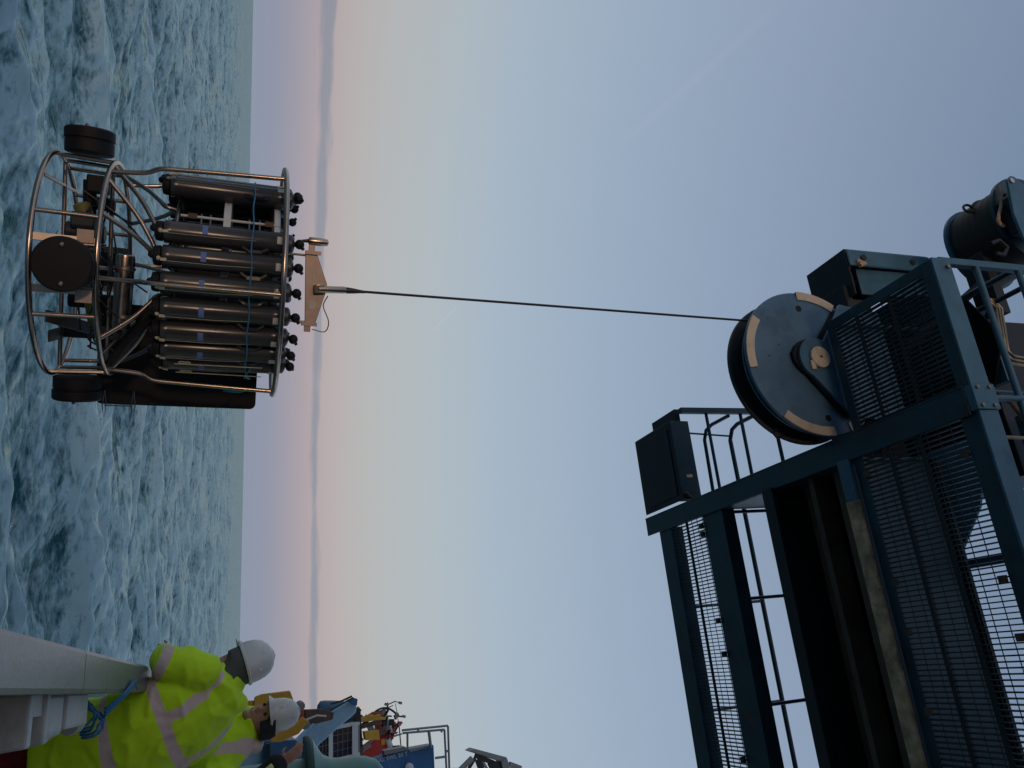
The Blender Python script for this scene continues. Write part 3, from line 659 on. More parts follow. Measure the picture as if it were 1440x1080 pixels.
MB().lathe([(.10, 0), (.20, .02), (.20, .05), (.06, .07)], (0, 0, 1.43), (0, 0, 1), 24).build('release_head', 'stainless_dull', rs)
for a in (0, 60, 120, 180, 240, 300): MB().bar(pol(a, .14, 1.10), pol(a, .46, 1.10), .03, .02).build('rack_spoke', 'stainless_dull', rs)
for a in (30, 150, 270): rt('lifting_bar', [pol(a, .46, 1.38), pol(a, .10, 1.47)], .014, 'stainless_dull')
# bottles: one bottle with parts, then copies
def make_bottle():
    b = MB().lathe([(.050, 0), (.062, .004), (.064, .012), (.064, .045), (.0625, .05), (.0625, .60), (.064, .605), (.064, .66), (.06, .672)], (0, 0, 0), (0, 0, 1), 24).build('bottle', 'bottle_pvc', rs, org=Vector((0, 0, 0)))
    z0 = Vector((0, 0, 0))
    MB().lathe([(.03, 0), (.052, .006), (.056, .02), (.058, .042), (.05, .045)], (0, 0, -.046), (0, 0, 1), 18).build('end_cap', 'rubber', b, org=z0)
    MB().lathe([(.050, 0), (.058, .004), (.056, .025), (.040, .036), (.022, .04)], (0, 0, .673), (0, 0, 1), 18).build('end_cap', 'bottle_trim', b, org=z0)
    MB().ball((0, -.012, .742), (.030, .030, .028), 12, 8).tube([(0, 0, .70), (0, -.008, .74)], .014, 8).tube([(.01, -.014, .748), (.034, -.018, .764)], [.012, .010], 7).build('valve_knob', 'rubber', b, org=z0)
    MB().ball((0, -.030, -.045), (.024, .020, .024), 10, 6).build('drain_knob', 'rubber', b, org=z0)
    MB().ball((.022, -.05, -.012), (.014, .012, .012), 8, 5).bar((.03, -.056, .0), (.03, -.06, .03), .016, .012).build('lanyard_toggle', 'pale_cord', b, org=z0)
    MB().tube([(.035, -.055, .02), (.036, -.058, .3), (.022, -.05, .69)], .0013, 5).build('lanyard', 'pale_cord', b, org=z0)
    # carrying handle on the side
    MB().bar((.060, -.018, .42), (.086, -.024, .455), .02, .014).bar((.086, -.024, .455), (.086, -.024, .53), .02, .014).bar((.086, -.024, .53), (.060, -.018, .565), .02, .014).build('handle', 'bottle_trim', b, org=z0)
    def wrap(name, mat, a0, a1, h0, h1, r=.0645):
        vs = []; fs = []
        for i in range(7):
            a = R(a0 + (a1 - a0) * i / 6)
            for h in (h0, h1):
                for rr_ in (r - .003, r + .0006): vs.append((rr_ * math.sin(a), -rr_ * math.cos(a), h))
        for i in range(6):
            k, q = i * 4, i * 4 + 4
            fs += [(k + 1, q + 1, q + 3, k + 3), (k, k + 2, q + 2, q), (k, q, q + 1, k + 1), (k + 2, k + 3, q + 3, q + 2)]
        fs += [(0, 1, 3, 2), (24, 26, 27, 25)]
        MB().add(vs, fs).build(name, mat, b, org=z0)
    wrap('number_label', 'label_blue', -32, 22, .205, .235, .0632); wrap('maker_label', 'label_white', -8, 32, .612, .650, .0648); wrap('status_label', 'label_blue', 10, 34, .655, .668, .0628)
    return b
proto = make_bottle(); first = True
for k in range(24):
    a = 5 + 15 * k
    if a - 360 in (-40, -55) or a in (80, 95): continue      # these places in the rack are empty
    if first: b = proto; first = False
    else:
        b = proto.copy(); COL.objects.link(b); b.parent = rs
        for ch in proto.children:
            c = ch.copy(); COL.objects.link(c); c.parent = b
    b.location = pol(a, .56, .785 + random.uniform(-.004, .004)); b.rotation_euler = (0, 0, R(a) + random.uniform(-.06, .06))
# paired wheels of black rubber round the lower cage
def bumper(a, z=.33, r=.15):
    o_ = pol(a, .672, z); d = pol(a, 1, 0)
    w_ = MB().lathe([(r * .9, 0), (r * .97, .006), (r * .97, .07), (r * .93, .074), (r * .93, .08), (r, .084), (r * 1.0, .135), (r * .94, .145), (.05, .148)], o_, d, 36).build('rubber_bumper', 'rubber', rs)
    for s in (-1, 1):
        MB().lathe([(.012, 0), (.012, .012), (.006, .018)], o_ + d * .145 + Vector((0, 0, s * .1)) * 0 + d.cross(Vector((0, 0, 1))) * s * .10, d, 8).build('bolt', 'stainless_dull', w_)
    return w_
bumper(0, .345, .143); bumper(-90, .315, .138); bumper(90, .29, .138); bumper(180, .30, .14)
# instruments in the lower cage
MB().lathe([(.030, 0), (.050, .006), (.052, .02), (.052, .42), (.048, .432), (.03, .44)], (-.09, -.33, .575), (1, .0, -.03), 24).build('pressure_housing', 'stainless', rs)
for x in (-.02, .26): MB().lathe([(.054, 0), (.058, .003), (.058, .018), (.054, .021)], (x, -.33, .573), (1, 0, -.03), 20).build('clamp_band', 'stainless_dull', rs)
MB().lathe([(.034, 0), (.036, .01), (.036, .34), (.02, .35)], (-.50, -.22, .36), (1, .1, .0), 18).build('sensor_housing', 'rubber', rs)
MB().lathe([(.030, 0), (.045, .01), (.045, .18), (.03, .19)], (-.36, -.30, .33), (.9, .1, .3), 18).build('sensor_housing', 'olive_metal', rs)
MB().lathe([(.05, 0), (.06, .01), (.06, .20), (.05, .21)], (-.20, -.10, .22), (0, 0, 1), 18).build('sensor_housing', 'dark_steel', rs)
MB().lathe([(.04, 0), (.045, .01), (.045, .24), (.03, .25)], (.20, -.12, .25), (0, 0, 1), 18).build('sensor_housing', 'rubber', rs)
MB().lathe([(.04, 0), (.04, .26), (.03, .27)], (.08, -.25, .37), (.7, .2, .1), 16).build('sensor_housing', 'olive_metal', rs)
MB().lathe([(.035, 0), (.035, .32)], (-.10, .18, .30), (.9, -.2, .2), 16).build('sensor_housing', 'dark_steel', rs)
MB().box(-.52, -.42, -.34, -.24, .36, .47).box(-.40, -.33, -.30, -.22, .40, .50).build('pump_block', 'rubber', rs, bevel=.01)
MB().box(-.30, -.20, -.42, -.34, .30, .42).build('pump_block', 'dark_steel', rs, bevel=.01)
MB().bar((.30, -.25, .16), (.42, .15, .48), .07, .012).build('cross_plate', 'stainless_dull', rs)
MB().bar((.42, -.20, .17), (.42, .25, .17), .07, .012).bar((.42, .2, .17), (.42, .2, .48), .06, .02).build('cross_plate', 'dark_steel', rs)
rt('cross_tube', [(-.62, .1, .17), (.62, .1, .17)], .013, 'stainless_dull'); rt('cross_tube', [(-.6, -.2, .475), (.6, -.2, .475)], .012, 'stainless_dull'); rt('cross_tube', [(.0, -.64, .475), (.0, .64, .475)], .012, 'stainless_dull')
rt('cross_tube', [(-.48, -.42, .17), (-.48, .42, .17)], .011, 'stainless_dull'); rt('cross_tube', [(.5, -.4, .475), (.3, -.2, .62)], .011, 'stainless_dull')
for k in range(26):
    p = Vector((random.uniform(-.45, .5), random.uniform(-.4, -.1), random.uniform(.3, .5))); q = Vector((random.uniform(-.3, .5), random.uniform(-.4, -.1), random.uniform(.35, .72)))
    mdd = p.lerp(q, .5) + Vector((random.uniform(-.08, .08), -.05, random.uniform(-.10, .06)))
    rt('instrument_cable', smooth_path([p, mdd, q], 5), .0055, 'cable_black', 6)
rt('hose', smooth_path([(.56, -.30, .50), (.44, -.32, .58), (.34, -.36, .66), (.26, -.40, .735)], 5), .026, 'rubber')
# flat black vane fixed at the back
def rounded(x0, x1, z0, z1, r, y):
    pts = []
    for cx, cz, a0 in ((x1 - r, z1 - r, 0), (x0 + r, z1 - r, 90), (x0 + r, z0 + r, 180), (x1 - r, z0 + r, 270)):
        for k in range(6): pts.append((cx + r * math.cos(R(a0 + 18 * k)), y, cz + r * math.sin(R(a0 + 18 * k))))
    return pts
MB().prism(rounded(.22, .895, .335, 1.345, .04, .36), (0, .02, 0)).build('vane', 'black_panel', rs, bevel=.003)
for z in (.39, .565):
    rt('vane_bracket', [(.80, .35, z), (.90, .34, z + .012), (.985, .34, z), (.90, .34, z - .012), (.80, .35, z)], .0045, 'stainless_dull', 6)
rt('vane_bracket', [(.90, .34, .39), (.90, .34, .565)], .0045, 'stainless_dull', 6)
# lines round the bottles
rt('blue_line', [pol(a, .632, 1.262 + .004 * math.sin(a)) for a in range(-75, 84, 5)], .0045, 'blue_rope', 6)
rt('blue_line', [pol(a, .632, 1.285 + .02 * math.sin(R(a * 9))) for a in range(58, 84, 2)], .006, 'teal_rope', 6)
for k in range(5): rt('rope_tail', smooth_path([pol(80, .71, 1.27), pol(78 - k, .725, 1.22 - .02 * k), pol(76 + 3 * k, .70, 1.15 + .015 * k)], 4), .006, 'teal_rope', 6)
for a in (57, 70):
    for k in (0, 1):
        c = pol(a, .62, .90 + .03 * k); t_ = Vector((math.cos(R(a)), math.sin(R(a)), 0))
        rt('cord_knot', [c + t_ * .012 * math.cos(u_) + Vector((0, 0, .018 * math.sin(u_))) for u_ in np.linspace(0, 6.28, 10)][:-1], .004, 'pale_cord', 5, True)
    rt('cord', [pol(a, .63, .86), pol(a - 2, .64, 1.36)], .0028, 'pale_cord', 5)
# gap in the rack: bare release bars
for z in (.97, 1.02, 1.24, 1.30): rt('release_bar', [pol(-52, .47, z), pol(-30, .46, z)], .006, 'stainless_dull', 6)
rt('release_rod', [pol(-44, .50, .86), pol(-44, .50, 1.42)], .008, 'white_plastic', 8)
for z in (.90, 1.33): MB().box(*[v for q in ((-.365, -.335), (-.38, -.355), (z, z + .05)) for v in q]).build('rod_clip', 'brown_metal', rs)
# lifting plate
lp = MB().prism([(-.218, -.012, 1.600), (.247, -.012, 1.622), (.243, -.012, 1.690), (.07, -.012, 1.735), (.0, -.012, 1.755), (-.03, -.012, 1.750), (-.221, -.012, 1.675)], (0, .024, 0)).build('lifting_plate', 'plate_steel', rs, bevel=.003)
MB().box(-.11, -.055, -.0145, -.0125, 1.628, 1.636).box(-.11, -.04, -.0145, -.0125, 1.655, 1.664).build('stamp', 'label_white', lp)
MB().box(.085, .15, -.0145, -.0125, 1.64, 1.685).build('stamp', 'label_white', lp)
MB().lathe([(.030, 0), (.036, .004), (.036, .012), (.026, .016)], (.012, -.012, 1.695), (0, -1, 0), 20).build('pin_boss', 'stainless', lp)
for x in (-.205, .235): rt('eye_bolt', [(x, 0, 1.45), (x, 0, 1.63)], .008, 'stainless_dull', 8)
for x in (-.225, .248): MB().box(x - .012, x + .012, -.03, .03, 1.60, 1.70).build('end_clamp', 'plate_steel', rs)
MB().box(-.285, -.235, -.02, .02, 1.62, 1.66).build('end_clamp', 'plate_steel', rs)
MB().box(.26, .30, -.02, .02, 1.62, 1.66).build('end_clamp', 'plate_steel', rs)
MB().lathe([(.014, 0), (.025, .008), (.027, .02), (.027, .09), (.025, .10), (.022, .125), (.008, .132)], (-.30, -.01, 1.612), (0, 0, 1), 18).build('load_sensor', 'stainless', rs)
rt('sensor_cable', smooth_path([(-.30, -.01, 1.615), (-.29, -.02, 1.56), (-.26, -.02, 1.51), (-.20, 0, 1.47)], 5), [.012, .012, .011, .010, .009, .008, .007, .006, .006, .006, .006, .006, .006, .006, .006, .006], 'cable_black', 8)
rt('safety_wire', smooth_path([(.05, -.02, 1.76), (.12, -.02, 1.735), (.22, -.02, 1.775), (.29, -.02, 1.755), (.28, -.02, 1.67)], 6), .004, 'stainless_dull', 6)

# ------------------------------------------------------------------ cable and termination
cb = thing('hoist_cable', 'thin black hoist cable with steel termination running up to the sheave', 'cable', RO, local=True)
cb.rotation_euler = rs.rotation_euler
inv = rm.to_3x3().transposed()
def loc(p): return inv @ (Vector(p) - RO)
wt = loc((SC.x - .392, 4.69, SC.z - .02))
MB().tube([(.002, 0, 1.92), wt] + [loc((SC.x - .392 * math.cos(t), 4.69, SC.z + .392 * math.sin(t))) for t in np.linspace(.1, 1.57, 8)] + [loc((1.5, 4.69, SC.z + .392))], .0088, 8).build('wire', 'wire_rope', cb)
MB().lathe([(.012, 0), (.022, .004), (.024, .03), (.024, .18), (.021, .19)], (.012, -.045, 1.69), (-.06, .2, 1), 18).build('socket', 'stainless', cb)
MB().bar((.012, -.048, 1.665), (.008, -.036, 1.73), .05, .03).build('clevis', 'stainless_dull', cb)
MB().lathe([(.021, 0), (.022, .01), (.019, .05), (.012, .10), (.0095, .135)], (.002, -.004, 1.875), (0, 0, 1), 14).build('boot', 'cable_black', cb)

# ------------------------------------------------------------------ people
def remeshed(mb, voxel, name, it=4):
    me = mb.mesh(name); ob = bpy.data.objects.new(name, me); COL.objects.link(ob)
    r = ob.modifiers.new('r', 'REMESH'); r.mode = 'VOXEL'; r.voxel_size = voxel
    s_ = ob.modifiers.new('s', 'SMOOTH'); s_.iterations = it; s_.factor = .5
    dg = bpy.context.evaluated_depsgraph_get(); dg.update()
    out = bpy.data.meshes.new_from_object(ob.evaluated_get(dg)); out.name = name
    bpy.data.objects.remove(ob); bpy.data.meshes.remove(me); return out
def limb(mb, pts, rad, n=14):
    """tapering limb through joints, rounded at both ends"""
    pts = [Vector(p) for p in pts]; P2 = smooth_path(pts, 5); k = len(P2); rr_ = []
    for i in range(k):
        t = i / (k - 1) * (len(rad) - 1); a = min(int(t), len(rad) - 2); rr_.append(rad[a] + (rad[a + 1] - rad[a]) * (t - a))
    mb.tube(P2, rr_, n); mb.ball(P2[0], rr_[0] * .98); mb.ball(P2[-1], rr_[-1] * .98)
def segd(p, a, b):
    ab = b - a; t = max(0, min(1, (p - a).dot(ab) / ab.length_squared)); return (p - (a + ab * t)).length, t
def add_hand(mb, wrist, d, side):
    d = Vector(d).normalized(); side = Vector(side); side = (side - d * side.dot(d)).normalized(); nrm = d.cross(side)
    c = Vector(wrist) + d * .05
    mb.loft([(Vector(wrist) - d * .02, side * .026, nrm * .02), (c, side * .040, nrm * .016), (c + d * .05, side * .042, nrm * .013), (c + d * .062, side * .03, nrm * .009)], 12)
    for i, ln in enumerate((.066, .076, .070, .054)):
        b_ = c + d * .05 + side * (.030 - .020 * i)
        mb.tube([b_, b_ + d * ln * .45 - nrm * .006, b_ + d * ln * .8 - nrm * .022, b_ + d * ln * .95 - nrm * .038], [.0095, .009, .008, .006], 8)
    t0 = c + side * .03 - d * .02
    mb.tube([t0, t0 + side * .03 + d * .03 - nrm * .008, t0 + side * .032 + d * .062 - nrm * .02], [.012, .010, .007], 8)
def make_person(label, loc0, spine, fdir, head, hdir, hup, armL, armR, legs, jacket_mat, trouser_mat, group, bands, hood=True, neck_cover=None, hat_scale=1., jv=.011, bulk=1.):
    """spine: list of (point, half width, half depth) from hem to neck; fdir where the chest faces"""
    pr = thing('person', label, 'person', loc0, group)
    f_ = Vector(fdir).normalized()
    org = Vector(loc0)
    def put(name, me, mat, parent=pr, sm=True):
        me.transform(Matrix.Translation(-org)); me.materials.clear(); me.materials.append(M[mat])
        me.polygons.foreach_set('use_smooth', [True] * len(me.polygons))
        o_ = bpy.data.objects.new(name, me); COL.objects.link(o_); o_.parent = parent; return o_
    head = Vector(head); hd = Vector(hdir).normalized(); hu = Vector(hup); hu = (hu - hd * hu.dot(hd)).normalized(); hs = hd.cross(hu)
    # ---- body: one continuous figure
    b = MB(); st = []
    for i, (p, hw, hdp) in enumerate(spine):
        p = Vector(p); q = Vector(spine[min(i + 1, len(spine) - 1)][0]) - Vector(spine[max(i - 1, 0)][0]); q.normalize()
        lt = q.cross(f_).normalized(); fr = lt.cross(q).normalized(); st.append((p, lt, fr, hw, hdp, q))
    b.loft([(p, lt * hw * .78, fr * hdp * .78) for p, lt, fr, hw, hdp, q in st[1:]], 18)
    neck = st[-1][0]
    limb(b, [neck - (head - neck) * .3, neck.lerp(head, .7)], [.062, .056])
    # skull, jaw, nose, brow, chin, ears
    hl = []
    for t, wx, wy, off in ((-.125, .030, .035, .045), (-.11, .045, .055, .030), (-.075, .060, .080, .012), (-.03, .070, .094, .002), (.02, .077, .100, -.004), (.06, .074, .097, -.006), (.095, .055, .075, -.006), (.115, .02, .03, -.006)):
        hl.append((head + hu * t + hd * off, hs * wx, hd * wy))
    b.loft(hl, 18)
    b.tube([head + hd * .090 + hu * .012, head + hd * .112 - hu * .028, head + hd * .098 - hu * .042], [.010, .015, .012], 8)
    b.ball(head + hd * .088 - hu * .066, (.018, .018, .008)); b.ball(head + hd * .084 - hu * .105, .022)
    b.tube([head + hd * .094 + hu * .024 - hs * .045, head + hd * .102 + hu * .026, head + hd * .094 + hu * .024 + hs * .045], .010, 8)
    for s_ in (-1, 1): b.loft([(head + hs * s_ * .070 + hd * -.012 - hu * .03, hd * .014, hu * .02), (head + hs * s_ * .088 - hd * .018 - hu * .01, hd * .020, hu * .034), (head + hs * s_ * .092 - hd * .022 - hu * .01, hd * .012, hu * .024)], 10)
    for arm in (armL, armR):
        limb(b, arm[:3], [.06, .045, .034]); d = (Vector(arm[2]) - Vector(arm[1])).normalized(); add_hand(b, Vector(arm[2]) + d * .02, d, arm[3] if len(arm) > 3 else f_)
    for leg in legs:
        limb(b, [leg[0], leg[1], leg[2]], [.085, .06, .045]); limb(b, [Vector(leg[2]) + Vector((0, 0, -.01)), Vector(leg[2]) + f_ * .14 + Vector((0, 0, -.05))], [.045, .035])
    body = put('body', remeshed(b, .008, 'body', 3), 'skin')
    for s_ in (-1, 1): MB().ball(head + hs * s_ * .031 + hd * .092 + hu * .002, .0095, 10, 6).build('eye', 'hat_trim', pr)
    # ---- trousers and boots
    t_ = MB(); top = Vector(spine[1][0])
    t_.loft([(top + Vector((0, 0, .12)), st[1][1] * st[1][3] * .9, st[1][2] * st[1][4] * .9), (top - Vector((0, 0, .10)), st[1][1] * st[1][3] * .92, st[1][2] * st[1][4] * .95)], 18)
    for leg in legs: limb(t_, [leg[0], leg[1], Vector(leg[2]) + Vector((0, 0, .06))], [.125, .105, .095])
    put('trousers', remeshed(t_, .014, 'trousers'), trouser_mat)
    for leg in legs:
        q = Vector(leg[2]); bt = MB()
        bt.loft([(Vector((q.x, q.y, DECK + .012)) + f_ * .05, f_ * .15, f_.cross(Vector((0, 0, 1))) * .055), (Vector((q.x, q.y, DECK + .07)) + f_ * .045, f_ * .14, f_.cross(Vector((0, 0, 1))) * .055), (Vector((q.x, q.y, DECK + .13)) + f_ * .0, f_ * .08, f_.cross(Vector((0, 0, 1))) * .055), (q + Vector((0, 0, .08)), f_ * .07, f_.cross(Vector((0, 0, 1))) * .06)], 14)
        bt.build('boot', 'hat_trim', pr)
    # ---- jacket
    j = MB(); j.loft([(p, lt * hw, fr * hdp) for p, lt, fr, hw, hdp, q in st], 24)
    for arm in (armL, armR):
        a0, a1, a2 = [Vector(q) for q in arm[:3]]
        limb(j, [a0, a0.lerp(a1, .5), a1, a1.lerp(a2, .5), a2], [.105 * bulk, .10 * bulk, .09 * bulk, .08 * bulk, .068 * bulk])
    sho = st[-2]
    if hood:
        c = neck - f_ * .07 + hu * .01; j.loft([(c - sho[1] * .15, f_ * .03, hu * .03), (c - sho[1] * .10 - f_ * .02, f_ * .06, hu * .055), (c - f_ * .04, f_ * .075, hu * .07), (c + sho[1] * .10 - f_ * .02, f_ * .06, hu * .055), (c + sho[1] * .15, f_ * .03, hu * .03)], 14)
    ax = (head - neck).normalized(); sd_ = ax.cross(f_).normalized(); fr_ = sd_.cross(ax)
    j.loft([(neck - ax * .06, sd_ * .12, fr_ * .12), (neck + ax * .015, sd_ * .098, fr_ * .10), (neck + ax * .055, sd_ * .095, fr_ * .098), (neck + ax * .06, sd_ * .08, fr_ * .08)], 18)
    me = remeshed(j, jv, 'jacket', 5)
    segs = [(st[0][0], st[-1][0], .19)] + [(Vector(a[0]), Vector(a[1]), .10) for a in (armL, armR)] + [(Vector(a[1]), Vector(a[2]), .085) for a in (armL, armR)]
    tape = []
    nrm = [v.normal.copy() for v in me.vertices]
    cs = [q[0] for q in st]; tot = [0]
    for i in range(1, len(cs)): tot.append(tot[-1] + (cs[i] - cs[i - 1]).length)
    for v, nn in zip(me.vertices, nrm):
        p = v.co.copy()
        w1 = noise.noise(p * 4.0 + Vector((3, 1, 9))); w2 = noise.noise(Vector((p.x * 9 + p.z * 7, p.y * 9, p.z * 13 - p.x * 5))); w3 = noise.noise(Vector((p.x * 20, p.y * 20, p.z * 34)))
        rid = (1 - abs(noise.noise(Vector((p.x * 5 - p.z * 6, p.y * 6, p.z * 6 + p.x * 4)) + Vector((7, 7, 1))))) ** 4
        v.co = p + nn * (w1 * .014 + w2 * .006 + w3 * .0015 + (rid - .4) * .014 - .005 * max(0, 1 - abs(noise.noise(Vector((p.x * 4 + p.z * 6, p.y * 4, p.z * 5 - p.x * 3)) + Vector((2, 5, 3)))) * 6))
        ds = [segd(p, a, b_) for a, b_, r_ in segs]; k = min(range(len(segs)), key=lambda i: ds[i][0] / segs[i][2])
        best = -1.
        if k == 0:
            bi = min(range(len(cs) - 1), key=lambda i: segd(p, cs[i], cs[i + 1])[0]); d_, t0 = segd(p, cs[bi], cs[bi + 1])
            q_ = (cs[bi + 1] - cs[bi]).normalized(); s_ = tot[bi] + (p - cs[bi]).dot(q_); s_ += .012 * w1
            for h in bands['h']: best = max(best, .027 - abs(s_ - h))
            lat = (p - cs[bi]).dot(st[bi][1])
            if s_ > bands['h'][-1]:
                for l0 in bands['v']: best = max(best, .026 - abs(lat - l0 * (1 - .25 * (s_ - bands['h'][-1]))))
        else:
            d_, t0 = ds[k]; a, b_, r_ = segs[k]; s_ = (p - a).dot((b_ - a).normalized())
            if k in (1, 2): best = max(best, .026 - abs(s_ - .20))
            else: best = max(best, .026 - abs(s_ - .12))
        tape.append(best)
    a_ = me.attributes.new('tape', 'FLOAT', 'POINT'); a_.data.foreach_set('value', tape)
    put('jacket', me, jacket_mat)
    # ---- hard hat
    hat = MB(); prof = [(1.0, .0), (1.0, .02), (.985, .05), (.93, .085), (.80, .118), (.58, .143), (.30, .157), (.02, .162)]
    c = head + hu * .035 - hd * .004; hs_, hd_ = hs, hd; hs, hd = hs * hat_scale, hd * hat_scale
    hat.loft([(c + hu * h, hs * .104 * k_, hd * .130 * k_) for k_, h in prof], 28)
    br = [(c - hu * .006 + hd * .004, hs * .112, hd * .140), (c + hu * .004 + hd * .006, hs * .114, hd * .144), (c + hu * .010, hs * .105, hd * .131)]
    hat.loft(br, 28)
    hat.loft([(c + hd * .10 - hu * .006, hs * .085, hd * .07), (c + hd * .115 - hu * .004, hs * .085, hd * .065), (c + hd * .10 + hu * .02, hs * .07, hd * .04)], 18)
    h_ = hat.build('hard_hat', 'hat_shell', pr)
    hat = MB(); hat.loft([(c + hu * .06 - hs * .02, hs * .014, hd * .134), (c + hu * .152, hs * .014, hd * .06), (c + hu * .166, hs * .012, hd * .03)], 16); hat.build('ridge', 'hat_shell', h_)
    MB().loft([(c - hu * .020, hs * .092, hd * .112), (c - hu * .004, hs * .098, hd * .118)], 20).build('hat_band', 'hat_trim', h_)
    hs, hd = hs_, hd_
    if neck_cover:
        n_ = MB(); n_.loft([(neck - ax * .01, hs * .095, hd * .095), (neck.lerp(head, .5) - hd * .006, hs * .100, hd * .098), (head - hu * .03 - hd * .014, hs * .106, hd * .106), (head + hu * .034 - hd * .012, hs * .104, hd * .112)], 20)
        mm = remeshed(n_, .011, 'hood', 3); put('hood', mm, neck_cover)
    return pr
G_ = 'deck crew in yellow jackets'
# nearest: leaning out over the end of the bulwark, back towards us
F1 = Vector((-.62, .78, 0))
p1 = make_person('person in yellow jacket and white hard hat leaning over the bulwark', (.20, 4.85, DECK),
    [((.235, 4.86, .77), .27, .215), ((.225, 4.84, .92), .265, .21), ((.195, 4.82, 1.10), .255, .21), ((.145, 4.80, 1.28), .265, .215), ((.085, 4.79, 1.45), .27, .205), ((.03, 4.79, 1.56), .20, .16), ((-.045, 4.80, 1.628), .115, .11)],
    F1, (-.128, 4.84, 1.690), (-.60, .77, -.22), (-.22, .0, 1),
    [(-.105, 4.65, 1.50), (-.165, 4.62, 1.35), (-.215, 4.86, 1.31)], [(.24, 4.98, 1.50), (.20, 5.12, 1.28), (-.02, 5.16, 1.32)],
    [[(.14, 4.84, .85), (.17, 4.80, .45), (.20, 4.82, DECK + .09)], [(.31, 4.90, .85), (.34, 4.86, .45), (.36, 4.92, DECK + .09)]],
    'hi_vis_cloth', 'red_cloth', G_, {'h': (.34, .60), 'v': (.15, -.15)}, neck_cover='grey_fleece')
# behind: looking back towards the camera
F2 = Vector((-.55, -.83, 0))
p2 = make_person('person with bare face and white hard hat standing behind the leaning one', (.30, 5.25, DECK),
    [((.31, 5.27, .85), .26, .20), ((.31, 5.27, 1.0), .26, .20), ((.30, 5.27, 1.2), .26, .20), ((.285, 5.27, 1.40), .27, .20), ((.265, 5.27, 1.58), .26, .17), ((.225, 5.26, 1.69), .17, .13), ((.185, 5.25, 1.745), .10, .10)],
    F2, (.170, 5.22, 1.852), (-.52, -.84, -.10), (-.05, 0, 1),
    [(.47, 5.10, 1.60), (.50, 4.98, 1.32), (.33, 4.86, 1.20)], [(.06, 5.42, 1.58), (.0, 5.46, 1.30), (-.06, 5.25, 1.22)],
    [[(.22, 5.27, .9), (.22, 5.27, .48), (.22, 5.29, DECK + .09)], [(.40, 5.27, .9), (.41, 5.27, .48), (.41, 5.29, DECK + .09)]],
    'hi_vis_cloth', 'dark_cloth', G_, {'h': (.42, .66), 'v': (.14, -.14)}, neck_cover=None, hat_scale=.87)
# dark side hair / hood of the second person
hd2 = Vector((-.52, -.84, -.10)).normalized()
MB().loft([(Vector((.165, 5.20, 1.815)) - hd2 * .035 + Vector((.045, -.02, 0)), (.055, -.03, 0), (.04, .07, 0)), (Vector((.165, 5.20, 1.87)) - hd2 * .03 + Vector((.042, -.02, 0)), (.06, -.034, 0), (.045, .075, 0)), (Vector((.165, 5.20, 1.905)) - hd2 * .02 + Vector((.03, -.015, 0)), (.06, -.034, 0), (.045, .075, 0))], 16).build('hood', 'dark_cloth', p2)
# a raised arm at the edge of the frame
F3 = Vector((-.9, -.4, 0))
p3 = make_person('person at the frame edge, only a dark raised sleeve with yellow band showing', (.95, 5.75, DECK),
    [((.95, 5.77, .85), .25, .19), ((.95, 5.77, 1.0), .25, .19), ((.95, 5.77, 1.2), .25, .19), ((.94, 5.77, 1.40), .26, .19), ((.93, 5.77, 1.55), .25, .16), ((.92, 5.77, 1.65), .16, .13), ((.91, 5.76, 1.72), .10, .10)],
    F3, (.90, 5.74, 1.85), F3, (0, 0, 1),
    [(.84, 5.56, 1.58), (.60, 5.50, 1.74), (.47, 5.46, 1.93)], [(.98, 5.98, 1.58), (1.05, 6.0, 1.30), (.95, 5.9, 1.1)],
    [[(.87, 5.77, .9), (.87, 5.77, .48), (.87, 5.79, DECK + .09)], [(1.04, 5.77, .9), (1.05, 5.77, .48), (1.05, 5.79, DECK + .09)]],
    'dark_cloth', 'dark_cloth', G_, {'h': (.42, .66), 'v': (.14, -.14)})
MB().bar((.52, 5.385, 1.80), (.45, 5.365, 1.90), .05, .03).build('arm_band', 'hi_vis_plain' if 'hi_vis_plain' in M else 'hi_vis_cloth', p3, bevel=.008)

# ------------------------------------------------------------------ gear further along the deck
Y1 = 13.0
def poly(name, mat, pts, y, depth, parent, **k): return MB().prism([at(V, U, y) for V, U in pts], (0, depth, 0)).build(name, mat, parent, **k)
def pt(V, U, y): return at(V, U, y)
def root_at(V, U, y):
    p = at(V, U, y); return (p.x, p.y, DECK)
# pale blue crane
cr_ = thing('deck_crane', 'pale blue crane with slanting boom behind the crew', 'crane', root_at(400, 1070, 11))
poly('boom', 'pale_blue_paint', [(378, 1062), (420, 1040), (440, 1020), (496, 983), (502, 984), (501, 1002), (450, 1046), (432, 1072)], 11, .45, cr_, bevel=.02)
poly('head_plate', 'mid_blue_paint', [(489, 987), (497, 981), (503, 983), (502, 992)], 10.95, .04, cr_)
poly('slew_housing', 'mid_blue_paint', [(370, 1042), (418, 1040), (424, 1065), (424, 1110), (368, 1110)], 10.2, .7, cr_, bevel=.03)
poly('slew_ring', 'dark_steel', [(374, 1046), (380, 1046), (380, 1095), (374, 1095)], 10.1, .08, cr_)
poly('pedestal', 'pale_blue_paint', [(-20, 1050), (370, 1044), (370, 1110), (-20, 1120)], 10.4, .5, cr_)
MB().tube([pt(497, 981, 10.9), pt(470, 996, 10.9), pt(430, 1022, 10.9)], .012, 6).build('luffing_wire', 'cable_black', cr_)
MB().tube([pt(495, 979, 10.9), pt(480, 986, 10.9), pt(465, 990, 10.9)], .014, 6).build('hose', 'cable_black', cr_)
